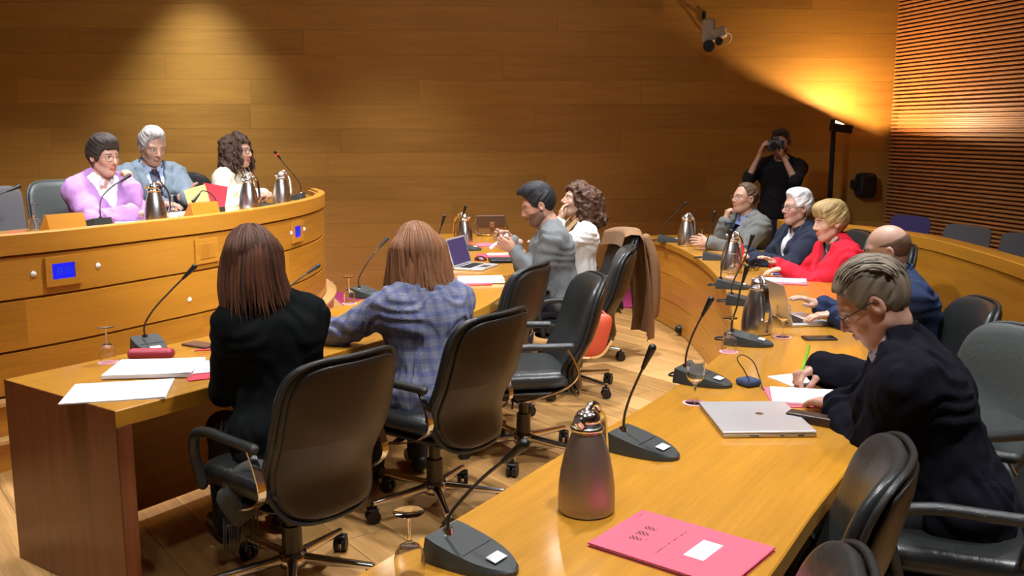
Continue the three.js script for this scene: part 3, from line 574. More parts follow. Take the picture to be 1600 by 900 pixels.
function openLaptop(label, x, z, yaw, open, scr) {
  const t = thing('open_laptop', label, 'laptop', [x, TH, z], yaw, 'open laptops');
  part('base', rbox(0.31, 0.014, 0.215, 0.005, 0, 0.0075, 0), M.silver, t);
  const ks = []; for (let r = 0; r < 5; r++) for (let c = 0; c < 13; c++) ks.push(box(0.0165, 0.002, 0.0145, -0.114 + c * 0.019, 0.0152, -0.075 + r * 0.0175));
  part('keyboard', ks, M.black, t); part('trackpad', box(0.1, 0.0008, 0.06, 0, 0.015, 0.065), M.steel, t);
  const s = new THREE.Group(); s.name = 'display'; s.position.set(0, 0.013, -0.106); s.rotation.x = -open; t.add(s);
  part('display_lid', rbox(0.31, 0.205, 0.006, 0.003, 0, 0.104, 0), M.silver, s);
  part('screen', box(0.29, 0.18, 0.001, 0, 0.106, 0.0035), scr, s); part('hinge', [cyl(0.006, 0.006, 0.22, 0, 0, 0, 12).rotateZ(Math.PI / 2)], M.darkMetal, s);
  return t;
}
openLaptop('open laptop with dark violet screen on the middle table', -0.25, -6.62, face(0.93, 0.36), 0.3, std(0x16122a, 0.25, { emissive: lin(0.07, 0.055, 0.16), emissiveIntensity: 0.22 }));
openLaptop('open laptop seen edge-on under the hand of the bald man', 1.46, -4.74, face(0.985, -0.17), 0.28, std(0x10131c, 0.25, { emissive: lin(0.12, 0.14, 0.18), emissiveIntensity: 0.4 }));
function slate(name, label, cat, x, y, z, yaw, w, h, d, mat, det) { const t = thing(name, label, cat, [x, y, z], yaw); part('body', rbox(w, h, d, Math.min(h * 0.45, 0.006), 0, h / 2, 0), mat, t); if (det) part(det[0], box(w * 0.9, 0.0006, d * 0.92, 0, h + 0.0003, 0), det[1], t); return t; }
slate('mobile_phone', 'black phone lying beside the open laptop of the bald man', 'phone', 1.43, TH, -4.31, 0.02, 0.15, 0.009, 0.074, M.blackGloss, ['glass_face', M.blackGloss]);
slate('mobile_phone', 'brown cased phone lying by the woman with auburn hair', 'phone', -1.41, TH, -4.17, -0.5, 0.15, 0.01, 0.076, std(lin(0.11, 0.045, 0.025), 0.5), ['glass_face', std(lin(0.13, 0.055, 0.03), 0.4)]);
slate('mobile_phone', 'dark green phone on white papers by the plaid blazer', 'phone', -0.84, TH + 0.008, -4.66, 0.3, 0.155, 0.011, 0.08, std(lin(0.03, 0.05, 0.045), 0.4), ['glass_face', M.blackGloss]);
slate('notebook', 'black closed notebook under the elbow of the man in grey sweater', 'notebook', -0.04, TH, -6.94, 0.12, 0.26, 0.022, 0.19, M.black, ['cover', M.blackMatt]);
slate('glasses_case', 'brown and black glasses case next to the closed silver laptop', 'case', 1.0, TH, -3.03, -0.62, 0.17, 0.03, 0.055, std(lin(0.04, 0.022, 0.014), 0.4));
{ const t = thing('pencil_case', 'dark pink zipped pencil case beside the microphone', 'pencil case', [-1.535, TH, -3.93], 0.06); part('body', rbox(0.19, 0.042, 0.06, 0.018, 0, 0.021, 0, 4), std(lin(0.33, 0.03, 0.05), 0.55), t); part('zip', rbox(0.185, 0.003, 0.006, 0.001, 0, 0.041, 0.004), M.redPaper, t); }
{ const t = thing('blue_pouch', 'small blue patterned pouch with a looping black cable', 'pouch', [0.9, TH, -3.5], 0.5); part('body', rbox(0.07, 0.028, 0.075, 0.012, 0, 0.014, 0, 3), std(lin(0.05, 0.085, 0.19), 0.8, { bumpMap: bumpFine, bumpScale: 0.002 }), t);
  part('cable', tube([[-0.02, 0.02, 0.03], [-0.05, 0.07, 0.03], [-0.06, 0.11, 0.0], [-0.03, 0.12, -0.01], [0.02, 0.09, 0.0], [0.03, 0.03, 0.03], [0.0, 0.004, 0.09], [0.08, 0.004, 0.13], [0.17, 0.006, 0.1], [0.2, 0.006, 0.08]], 0.0022, 70, 6), M.black, t); }
// papers before the woman with auburn hair
paperStack('loose white papers hanging over the corner of the middle table', -1.46, TH, -3.41, 0.22, 0.36, 0.27, 3, 1);
paperStack('thick stapled white report lying beside the pencil case', -1.44, TH + 0.0042, -3.72, 0.1, 0.34, 0.26, 12, 0);
folder('red folder sticking out under papers by the woman in black', -1.17, TH, -3.72, 0.5, 0.3, 0.22, M.redPaper, 0.002);
paperStack('white papers with red edge under the arm of the woman in black', -1.2, TH + 0.006, -3.78, 0.42, 0.28, 0.2, 2, 1);
{ const t = thing('red_pen', 'red and gold pen by the woman in black', 'pen', [-1.33, TH + 0.005, -4.05], 0.3); part('barrel', [bar([-0.06, 0.005, 0], [0.06, 0.005, 0], 0.0045)], M.redPaper, t); part('tip', bar([-0.06, 0.005, 0], [-0.078, 0.005, 0], 0.004, 0.001), std(lin(0.7, 0.45, 0.1), 0.3, { metalness: 0.8 }), t); }
paperStack('white papers on the middle table left of the plaid blazer', -0.87, TH, -4.68, 0.35, 0.26, 0.2, 6, 1);
folder('red folder under the white papers beside the plaid blazer', -0.3, TH, -5.95, 0.15, 0.32, 0.24, M.redPaper, 0.003);
paperStack('white printed papers in front of the open laptop on the middle table', -0.2, TH + 0.006, -6.0, 0.1, 0.29, 0.2, 14, 0);
{ const t = thing('red_pen', 'red pen lying near the edge of the middle table', 'pen', [-0.33, TH, -5.36], 0.6); part('barrel', bar([-0.07, 0.005, 0], [0.07, 0.005, 0], 0.006), M.redPaper, t); part('tip', bar([0.07, 0.005, 0], [0.085, 0.005, 0], 0.005, 0.001), M.black, t); }
folder('red folder behind the open laptop on the middle table', -0.12, TH, -7.25, 0.1, 0.3, 0.22, M.redPaper, 0.003);
folder('pink-red folder before the handbag on the middle table', -0.13, TH, -7.95, 0.05, 0.34, 0.22, M.pinkFolder, 0.004);
paperStack('yellow notepad under the phone hands of the man in grey sweater', -0.11, TH + 0.006, -7.25, 0.05, 0.16, 0.1, 8, 1, 'notepads', M.yellowPaper);
{ const t = thing('computer_mouse', 'dark red mouse beside the open laptop on the middle table', 'mouse', [-0.235, TH, -7.02], 0.4); const g = new THREE.SphereGeometry(1, 24, 14, 0, Math.PI * 2, 0, Math.PI / 2); g.scale(0.045, 0.032, 0.065); part('shell', g, std(lin(0.06, 0.008, 0.012), 0.3), t); part('wheel', cyl(0.006, 0.006, 0.008, 0, 0, 0, 12).rotateZ(Math.PI / 2).translate(0, 0.027, 0.03), M.black, t); }
// handbag at the far end of the middle table
{ const t = thing('handbag', 'brown leather handbag with flap at the far end of the middle table', 'handbag', [-0.2, TH, -8.72], 0.15), bm = std(lin(0.10, 0.05, 0.025), 0.5), bt = std(lin(0.28, 0.14, 0.05), 0.5);
  part('body', rbox(0.25, 0.17, 0.09, 0.02, 0, 0.085, 0, 3), bt, t); part('flap', rbox(0.256, 0.1, 0.012, 0.006, 0, 0.135, 0.047), bm, t); part('flap_top', rbox(0.256, 0.012, 0.1, 0.005, 0, 0.176, 0.0), bm, t);
  part('clasp', rbox(0.045, 0.05, 0.008, 0.003, 0.01, 0.1, 0.055), bt, t); part('strap', tube([[-0.125, 0.15, 0], [-0.15, 0.11, 0.02], [-0.145, 0.04, 0.05], [-0.1, 0.01, 0.09]], 0.007, 24, 8), bm, t); part('strap', tube([[0.125, 0.15, 0], [0.15, 0.1, 0.02], [0.16, 0.05, 0.03], [0.17, 0.012, 0.06]], 0.007, 24, 8), bm, t);
  part('chain', tube([[-0.08, 0.012, 0.07], [-0.03, 0.01, 0.1], [0.03, 0.012, 0.085], [0.08, 0.01, 0.1]], 0.008, 24, 6), std(lin(0.6, 0.4, 0.1), 0.3, { metalness: 0.9 }), t); }
// papers of the man writing
folder('pink folder under the papers of the man writing', 1.08, TH, -3.32, -0.1, 0.3, 0.25, M.pinkFolder, 0.002);
paperStack('white papers being marked with the green highlighter', 1.07, TH + 0.006, -3.31, -0.22, 0.26, 0.2, 6, 1);
paperStack('white printed sheets above the pink folder of the man writing', 1.12, TH, -3.58, 0.35, 0.18, 0.16, 2, 0);
folder('pink folder before the woman in red', 1.73, TH, -5.97, -0.25, 0.3, 0.2, M.pinkFolder, 0.003);
paperStack('white papers on the pink folder before the woman in red', 1.74, TH + 0.0065, -6.0, -0.3, 0.28, 0.16, 4, 0);
{ const t = thing('blue_pen', 'blue pen lying by the sleeve of the woman in red', 'pen', [1.82, TH, -6.28], -0.15); part('barrel', bar([-0.07, 0.006, 0], [0.07, 0.006, 0], 0.006), std(lin(0.04, 0.06, 0.3), 0.4), t); part('tip', bar([-0.07, 0.006, 0], [-0.085, 0.006, 0], 0.005, 0.001), M.steel, t); }
{ const t = thing('folded_spectacles', 'folded dark glasses lying in front of the woman in red', 'glasses', [1.66, TH, -6.47], 0.4); part('rims', [new THREE.TorusGeometry(0.024, 0.003, 8, 22).translate(-0.03, 0.027, 0), new THREE.TorusGeometry(0.024, 0.003, 8, 22).translate(0.03, 0.027, 0)], M.black, t); part('temple', [bar([-0.055, 0.03, 0], [0.05, 0.012, -0.02], 0.003)], M.black, t); part('temple', [bar([0.055, 0.03, 0], [-0.05, 0.012, -0.03], 0.003)], M.black, t); }
// dais papers
paperStack('white and red papers before the woman in lilac', -2.36, DT, -5.92, 0.55, 0.24, 0.19, 5, 1, 'papers on the dais');
folder('red folder under papers before the woman in lilac', -2.3, DT, -5.86, 0.55, 0.001 + 0.2, 0.06, M.redPaper, 0.002);
paperStack('open grey papers before the man in grey on the dais', -2.3, DT, -6.5, 0.5, 0.28, 0.2, 8, 0, 'papers on the dais');
paperStack('white papers before the woman in cream on the dais', -1.94, DT, -6.62, 0.3, 0.24, 0.2, 6, 1, 'papers on the dais');
slate('notebook', 'dark closed notebook between the two flasks at the right of the dais', 'notebook', -1.87, DT, -7.14, 0.2, 0.2, 0.02, 0.15, M.black, ['cover', M.blackMatt]);
{ const t = thing('standing_folder', 'yellow and red cards held upright by the man in grey', 'folder', [-2.1, DT + 0.012, -6.48], face(0.6, 0.8));
  const a = box(0.15, 0.17, 0.003, -0.02, 0.1, 0); a.rotateZ(0.25); part('yellow_card', a, M.yellowPaper, t); const b = box(0.17, 0.17, 0.003, 0.05, 0.115, -0.014); b.rotateZ(-0.2); part('red_card', b, M.redPaper, t); }
// ------------------------------------------------------------ wall camera, socket, lamp, loudspeaker
{ const x = 2.05, t = thing('wall_camera', 'white remote camera on a black bracket high on the back wall', 'camera', [x, 2.6, BW(x) + 0.02], -0.2), w = std(0xa9a49a, 0.5);
  part('bracket', [bar([-0.07, 0.25, 0.0], [-0.06, 0.2, 0.14], 0.016), bar([-0.07, 0.3, 0.005], [-0.07, 0.18, 0.005], 0.02)], M.blackMatt, t);
  part('housing', rbox(0.13, 0.24, 0.14, 0.03, -0.02, 0.09, 0.17, 3), w, t); part('camera_body', rbox(0.15, 0.11, 0.16, 0.03, 0.1, 0.04, 0.2, 3).rotateZ(0.25), w, t);
  part('lens_barrel', cyl(0.055, 0.06, 0.1, 0, 0, 0, 22).rotateX(Math.PI / 2).translate(-0.01, -0.06, 0.24), M.black, t); part('lens_barrel', cyl(0.035, 0.04, 0.08, 0, 0, 0, 22).rotateX(Math.PI / 2).translate(0.09, -0.02, 0.28), M.black, t);
  part('cable', tube([[0.14, 0.08, 0.14], [0.2, 0.06, 0.1], [0.2, 0.0, 0.06], [0.14, -0.04, 0.02]], 0.008, 24, 6), w, t); }
{ const x = -1.93, t = thing('wall_socket', 'square steel wall socket above the magenta carpet', 'socket', [x, 0.075, BW(x) + 0.004], bwYaw); part('plate', rbox(0.1, 0.1, 0.014, 0.006, 0, 0, 0.007), M.steel, t); part('outlet', lathe([[0, 0.01], [0.02, 0.01], [0.03, 0.018], [0.034, 0.012], [0.034, 0]], 24).rotateX(Math.PI / 2).translate(0, 0, 0.006), M.white, t); }
{ const x = 3.27, z = BW(x) + 0.42, t = thing('floor_lamp', 'black uplighter floor lamp glowing against the back wall', 'lamp', [x, 0, z], bwYaw);
  part('foot', cyl(0.14, 0.15, 0.025, 0, 0.0125, 0, 28), M.black, t); part('pole', cyl(0.024, 0.028, 1.7, 0, 0.87, 0, 16), M.blackMatt, t);
  const hd = new THREE.Group(); hd.name = 'lamp_head'; hd.position.set(0.075, 1.72, 0); hd.rotation.set(0.06, 0, -0.13); t.add(hd);
  const hw = 0.19, hdp = 0.12, hh = 0.08, th = 0.006;
  part('housing', [box(hw, th, hdp, 0, -hh / 2, 0), box(th, hh + 0.035, hdp, -hw / 2, 0.0175, 0), box(th, hh, hdp, hw / 2, 0, 0), new THREE.ExtrudeGeometry(new THREE.Shape([[-hw / 2, -hh / 2], [hw / 2, -hh / 2], [hw / 2, hh / 2 - 0.012], [-hw / 2, hh / 2 + 0.038]].map(q => new THREE.Vector2(...q))), { depth: th, bevelEnabled: false }).translate(0, 0, -hdp / 2), box(hw, hh, th, 0, 0, hdp / 2)], M.blackMatt, hd);  // unseen back panel and left side built higher to shape the light cut-off
  part('tube_bulb', cyl(0.008, 0.008, 0.11, 0, 0, 0, 12).rotateZ(Math.PI / 2).translate(0, 0.012, 0), std(0xffffff, 0.5, { emissive: 0xffc070, emissiveIntensity: 14 }), hd);
  const l = new THREE.PointLight(0xffcf9c, LAMP, 0, 2); l.position.set(0, 0.034, 0); l.castShadow = true; l.shadow.radius = 0.5; l.name = 'lamp_glow'; hd.add(l); }
{ const x = 3.75, t = thing('wall_loudspeaker', 'black rounded loudspeaker on the wall below the floor lamp', 'loudspeaker', [x, 1.12, BW(x) + 0.01], 0.1); part('cabinet', rbox(0.2, 0.26, 0.16, 0.05, 0, 0, 0.09, 4), M.blackMatt, t); part('grille', slab(0.085, 0.11, 0.012, 0.5, 0.5, 30, 8, q => [q[0], q[1], q[2] + 0.172]), M.black, t); part('bracket', box(0.05, 0.1, 0.03, 0, 0, 0.012), M.black, t); part('side_pod', rbox(0.06, 0.1, 0.1, 0.025, -0.12, 0.01, 0.08, 3), M.blackMatt, t); }
// coat over the back of a chair, red bag
{ const t = thing('brown_coat', 'long brown coat hanging over a chair back behind the woman in white', 'coat', [0.5, 0, -7.02], coatChair.rotation.y);
  const P = [], I = [], nu = 40, nv = 24, U = [];
  // sheet draped over the backrest: front lap, over the top, hanging long behind
  for (let j = 0; j <= nv; j++) for (let i = 0; i <= nu; i++) {
    const u = (i / nu - 0.5) * 2, v = j / nv; let y, z; const wv = 0.014 * Math.sin(u * 11 + v * 3) + 0.008 * Math.sin(u * 23 + 1);
    if (v < 0.22) { y = 0.968 - (0.22 - v) * 0.55; z = -0.335 + (0.22 - v) * 0.16; } else if (v < 0.3) { const a = (v - 0.22) / 0.08; y = 0.968 + 0.012 * Math.sin(a * Math.PI); z = -0.335 - a * 0.13; } else { const a = (v - 0.3) / 0.7; y = 0.968 - a * 0.8; z = -0.465 - 0.06 * Math.sin(a * 2.2) - a * 0.03 + wv * (0.3 + a * 1.6); }
    const w = 0.25 - 0.03 * v; P.push(u * w, y - 0.03 * u * u, z + 0.6 * u * u * 0.1); U.push(u * w, v);
  }
  for (let j = 0; j < nv; j++) for (let i = 0; i < nu; i++) { const q = j * (nu + 1) + i; I.push(q, q + nu + 1, q + 1, q + 1, q + nu + 1, q + nu + 2); }
  const g = new THREE.BufferGeometry(); g.setAttribute('position', new THREE.Float32BufferAttribute(P, 3)); g.setAttribute('uv', new THREE.Float32BufferAttribute(U, 2)); g.setIndex(I); g.computeVertexNormals();
  part('cloth', g, std(lin(0.19, 0.10, 0.042), 0.9, { side: THREE.DoubleSide, bumpMap: bumpFine, bumpScale: 0.002 }), t);
  part('sleeve', tube([[0.12, 0.9, -0.48], [0.15, 0.75, -0.53], [0.15, 0.5, -0.55], [0.13, 0.34, -0.55]], 0.042, 24, 12), std(lin(0.18, 0.095, 0.04), 0.9), t); }
{ const t = thing('red_bag', 'orange-red flat bag hanging beside the empty chair', 'bag', [0.46, 0.3, -5.48], 0.2); part('body', slab(0.12, 0.13, 0.035, 0.5, 0.6, 36, 12, q => [q[0] + 0.25 * q[1], q[1] + 0.2, q[2]]), std(lin(0.52, 0.07, 0.025), 0.55), t); part('strap', tube([[-0.05, 0.31, 0], [0.0, 0.34, -0.03], [0.06, 0.35, -0.03], [0.11, 0.31, 0]], 0.008, 24, 8), std(lin(0.4, 0.05, 0.02), 0.5), t); part('edge_trim', strip([[-0.15, 0.1, 0.026], [-0.05, 0.075, 0.034], [0.06, 0.085, 0.034], [0.13, 0.17, 0.026]], 0.012, 0.012), std(lin(0.6, 0.35, 0.12), 0.4), t); }
{ const t = thing('grey_scarf', 'fringed grey-green scarf bundled on the chair beside the woman in black', 'scarf', [-0.98, 0.0, -3.24], 0.5);
  const m = std(lin(0.038, 0.042, 0.036), 0.95); part('bundle', slab(0.07, 0.1, 0.05, 0.9, 0.9, 30, 16, q => { const k = 1 + 0.18 * Math.sin(q[0] * 70 + q[1] * 40) * Math.cos(q[2] * 60); return [q[0] * k, 0.4 + q[1] * k, q[2] * k]; }), m, t);
  part('fringe', Array.from({ length: 14 }, (_, i) => bar([-0.06 + i * 0.009, 0.33, 0.01 * Math.sin(i * 3)], [-0.065 + i * 0.0095, 0.2 - 0.02 * Math.sin(i * 5), 0.012 * Math.sin(i * 4)], 0.003, 0.002, 5)), m, t);
  part('lap', tube([[-0.02, 0.45, 0.0], [0.04, 0.5, 0.03], [0.1, 0.49, 0.1]], 0.04, 16, 10), m, t); }
// ------------------------------------------------------------ implicit surfaces -> meshes (surface nets)
function h3(x, y, z) { let h = (x * 374761393 + y * 668265263 + z * 2147483647 ^ (z * 1274126177)) | 0; h = Math.imul(h ^ (h >>> 13), 1274126177); return ((h ^ (h >>> 16)) >>> 0) / 4294967296; }
function n3(x, y, z) {
  const X = Math.floor(x), Y = Math.floor(y), Z = Math.floor(z); let a = x - X, b = y - Y, c = z - Z; a = a * a * (3 - 2 * a); b = b * b * (3 - 2 * b); c = c * c * (3 - 2 * c);
  const L = (p, q, t) => p + (q - p) * t;
  return L(L(L(h3(X, Y, Z), h3(X + 1, Y, Z), a), L(h3(X, Y + 1, Z), h3(X + 1, Y + 1, Z), a), b), L(L(h3(X, Y, Z + 1), h3(X + 1, Y, Z + 1), a), L(h3(X, Y + 1, Z + 1), h3(X + 1, Y + 1, Z + 1), a), b), c) - 0.5;
}
function polygonise(f, lo, hi, cell) {
  const B = 4, nb = [0, 1, 2].map(i => Math.ceil((hi[i] - lo[i]) / cell / B)), n = nb.map(v => v * B + 1), [nx, ny, nz] = n;
  const G = new Float32Array(nx * ny * nz), id = (i, j, k) => (k * ny + j) * nx + i, half = B * cell / 2, diag = half * 1.733 * 1.25 + cell * 1.5;
  for (let bk = 0; bk < nb[2]; bk++) for (let bj = 0; bj < nb[1]; bj++) for (let bi = 0; bi < nb[0]; bi++) {
    const i0 = bi * B, j0 = bj * B, k0 = bk * B, c = f(lo[0] + i0 * cell + half, lo[1] + j0 * cell + half, lo[2] + k0 * cell + half), far = Math.abs(c) > diag;
    const i1 = bi === nb[0] - 1 ? B : B - 1, j1 = bj === nb[1] - 1 ? B : B - 1, k1 = bk === nb[2] - 1 ? B : B - 1;
    for (let k = 0; k <= k1; k++) for (let j = 0; j <= j1; j++) for (let i = 0; i <= i1; i++) G[id(i0 + i, j0 + j, k0 + k)] = far ? c : f(lo[0] + (i0 + i) * cell, lo[1] + (j0 + j) * cell, lo[2] + (k0 + k) * cell);
  }
  const vid = new Int32Array(nx * ny * nz).fill(-1), P = [], I = [];
  const E = [[0, 1], [2, 3], [4, 5], [6, 7], [0, 2], [1, 3], [4, 6], [5, 7], [0, 4], [1, 5], [2, 6], [3, 7]];
  for (let k = 0; k < nz - 1; k++) for (let j = 0; j < ny - 1; j++) for (let i = 0; i < nx - 1; i++) {
    const b = id(i, j, k), v = [G[b], G[b + 1], G[b + nx], G[b + nx + 1], G[b + nx * ny], G[b + nx * ny + 1], G[b + nx * ny + nx], G[b + nx * ny + nx + 1]];
    let s = 0; for (let q = 0; q < 8; q++) if (v[q] < 0) s++; if (s === 0 || s === 8) continue;
    let x = 0, y = 0, z = 0, m = 0;
    for (const [p, q] of E) if ((v[p] < 0) !== (v[q] < 0)) { const t = v[p] / (v[p] - v[q]); x += (p & 1) + ((q & 1) - (p & 1)) * t; y += (p >> 1 & 1) + ((q >> 1 & 1) - (p >> 1 & 1)) * t; z += (p >> 2) + ((q >> 2) - (p >> 2)) * t; m++; }
    vid[b] = P.length / 3; P.push(lo[0] + (i + x / m) * cell, lo[1] + (j + y / m) * cell, lo[2] + (k + z / m) * cell);
  }
  const quad = (a, b, c, d, fl) => { if (a < 0 || b < 0 || c < 0 || d < 0) return; if (fl) I.push(a, b, c, a, c, d); else I.push(a, c, b, a, d, c); };
  for (let k = 1; k < nz - 1; k++) for (let j = 1; j < ny - 1; j++) for (let i = 1; i < nx - 1; i++) {
    const b = id(i, j, k), s = G[b] < 0, X = 1, Y = nx, Z = nx * ny;
    if (s !== (G[b + X] < 0)) quad(vid[b], vid[b - Y], vid[b - Y - Z], vid[b - Z], !s);
    if (s !== (G[b + Y] < 0)) quad(vid[b], vid[b - Z], vid[b - Z - X], vid[b - X], !s);
    if (s !== (G[b + Z] < 0)) quad(vid[b], vid[b - X], vid[b - X - Y], vid[b - Y], !s);
  }
  const g = new THREE.BufferGeometry(); g.setAttribute('position', new THREE.Float32BufferAttribute(P, 3)); g.setIndex(I); g.computeVertexNormals(); return g;
}
const smin = (a, b, k) => { const h = Math.max(0, k - Math.abs(a - b)) / k; return Math.min(a, b) - h * h * k * 0.25; };
const smax = (a, b, k) => -smin(-a, -b, k);
// tapered capsule prim: [ax,ay,az, bx,by,bz, ra, rb]
function cap(p, x, y, z) {
  const ax = p[0], ay = p[1], az = p[2], dx = p[3] - ax, dy = p[4] - ay, dz = p[5] - az, px = x - ax, py = y - ay, pz = z - az, l = dx * dx + dy * dy + dz * dz;
  let t = l > 0 ? (px * dx + py * dy + pz * dz) / l : 0; t = t < 0 ? 0 : t > 1 ? 1 : t;
  const qx = px - dx * t, qy = py - dy * t, qz = pz - dz * t; return Math.sqrt(qx * qx + qy * qy + qz * qz) - (p[6] + (p[7] - p[6]) * t);
}
function ell(x, y, z, cx, cy, cz, rx, ry, rz) { const a = (x - cx) / rx, b = (y - cy) / ry, c = (z - cz) / rz, k0 = Math.sqrt(a * a + b * b + c * c); const e = a / rx, g = b / ry, h = c / rz, k1 = Math.sqrt(e * e + g * g + h * h); return k1 < 1e-6 ? -Math.min(rx, ry, rz) : k0 * (k0 - 1) / k1; }
function union(prims, k) { return (x, y, z) => { let d = 9; for (let i = 0; i < prims.length; i++) { const c = cap(prims[i], x, y, z); d = c - d > k ? d : smin(d, c, k); } return d; }; }
function bounds(prims, pad) { const lo = [9, 9, 9], hi = [-9, -9, -9]; for (const p of prims) for (let q = 0; q < 2; q++) for (let i = 0; i < 3; i++) { lo[i] = Math.min(lo[i], p[q * 3 + i] - p[6 + q] - pad); hi[i] = Math.max(hi[i], p[q * 3 + i] + p[6 + q] + pad); } return [lo, hi]; }
function paint(g, fn) { const p = g.attributes.position, c = new Float32Array(p.count * 3); for (let i = 0; i < p.count; i++) { const q = fn(p.getX(i), p.getY(i), p.getZ(i)); c[i * 3] = q[0]; c[i * 3 + 1] = q[1]; c[i * 3 + 2] = q[2]; } g.setAttribute('color', new THREE.BufferAttribute(c, 3)); return g; }
// ---- head (origin between the ears, +z face, +y up)
function headGeo(skin, o, cell) {
  const f = o.female ? 1 : 0, jaw = o.jaw ?? (f ? 0.92 : 1);
  const sdf = (x, y, z) => {
    const ax = Math.abs(x);
    let d = ell(x, y, z, 0, 0.03, -0.012, 0.0755, 0.094, 0.097);
    d = smin(d, ell(x, y, z, 0, -0.035, 0.028, 0.058 * jaw, 0.078, 0.062), 0.04);
    d = smin(d, cap([0.0, -0.096, 0.062, 0.0, -0.09, 0.055, 0.022 * jaw, 0.03], ax, y, z), 0.03);
    d = smin(d, cap([0.05 * jaw, -0.06, 0.0, 0.022, -0.094, 0.05, 0.018, 0.018], ax, y, z), 0.03);
    d = smin(d, cap([0.012, 0.03, 0.078, 0.042, 0.028, 0.064, 0.011, 0.01], ax, y, z), 0.018);      // brow
    d = smin(d, cap([0.042, -0.022, 0.056, 0.03, -0.035, 0.066, 0.016, 0.014], ax, y, z), 0.025);   // cheek
    d = smax(d, -(ell(ax, y, z, 0.032, 0.006, 0.098, 0.018, 0.011, 0.017)), 0.012);                   // eye socket
    d = smin(d, ell(ax, y, z, 0.031, 0.005, 0.0735, 0.0145, 0.0115, 0.0125), 0.004);                  // eyeball with lids
    d = smin(d, cap([0, 0.022, 0.084, 0, -0.026, 0.108, 0.0065, 0.0105], x, y, z), 0.014);            // nose
    d = smin(d, cap([0.008, -0.03, 0.098, 0.013, -0.031, 0.09, 0.0075, 0.007], ax, y, z), 0.007);
    d = smin(d, cap([0, -0.056, 0.094, 0.018, -0.0585, 0.083, 0.0062, 0.004], ax, y, z), 0.008);      // lips
    d = smin(d, cap([0, -0.0665, 0.0925, 0.015, -0.0655, 0.083, 0.0066, 0.004], ax, y, z), 0.008);
    // ear
    let e = ell(ax, y, z, 0.079, -0.002, -0.012, 0.011, 0.031, 0.019); e = smax(e, -ell(ax, y, z, 0.089, 0.0, -0.008, 0.009, 0.019, 0.011), 0.004);
    d = smin(d, e, 0.008);
    // neck
    d = smin(d, cap([0, -0.05, -0.022, 0, -0.075, -0.024, f ? 0.047 : 0.052, f ? 0.045 : 0.048], x, y, z), 0.03);
    return d;
  };
  const g = polygonise(sdf, [-0.105, -0.15, -0.125], [0.105, 0.14, 0.13], cell);
  const lip = o.lip || (f ? [0.42, 0.09, 0.08] : [skin[0] * 0.82, skin[1] * 0.6, skin[2] * 0.58]), brow = o.brow || [0.05, 0.03, 0.02];
  return paint(g, (x, y, z) => {
    const ax = Math.abs(x); let c = skin.slice();
    const mix = (q, t) => { c = c.map((v, i) => v + (q[i] - v) * t); };
    if (z > 0.075 && ax < 0.023 && y < -0.05 && y > -0.074) mix(lip, 0.85);
    if (z > 0.03 && Math.hypot((ax - 0.045) / 0.022, (y + 0.03) / 0.02) < 1) mix([skin[0], skin[1] * 0.72, skin[2] * 0.68], 0.35);
    if (z > 0.085 && ax < 0.018 && y < -0.012 && y > -0.042) mix([skin[0], skin[1] * 0.75, skin[2] * 0.7], 0.4);
    if (z > 0.05) { const ey = y - 0.0045; if (Math.hypot((ax - 0.031) / 0.0135, ey / 0.0055) < 1) mix([0.62, 0.58, 0.55], 0.9); if (Math.hypot(ax - 0.031, ey) < 0.0056) mix([0.03, 0.02, 0.015], 1); if (Math.abs(ey - 0.0062) < 0.0016 && Math.abs(ax - 0.031) < 0.0145) mix([0.05, 0.03, 0.025], 0.8); }
    if (z > 0.045 && ax > 0.012 && ax < 0.05 && Math.abs(y - (0.0285 - 6 * (ax - 0.03) ** 2)) < 0.0042) mix(brow, 0.75);
    if (o.stubble && y < -0.03 && z > -0.01 && !(z > 0.075 && ax < 0.021 && y < -0.05 && y > -0.074) && (y < -0.045 || ax > 0.045)) mix(o.stubble, o.stubbleAmt ?? 0.5);
    return c;
  });
}
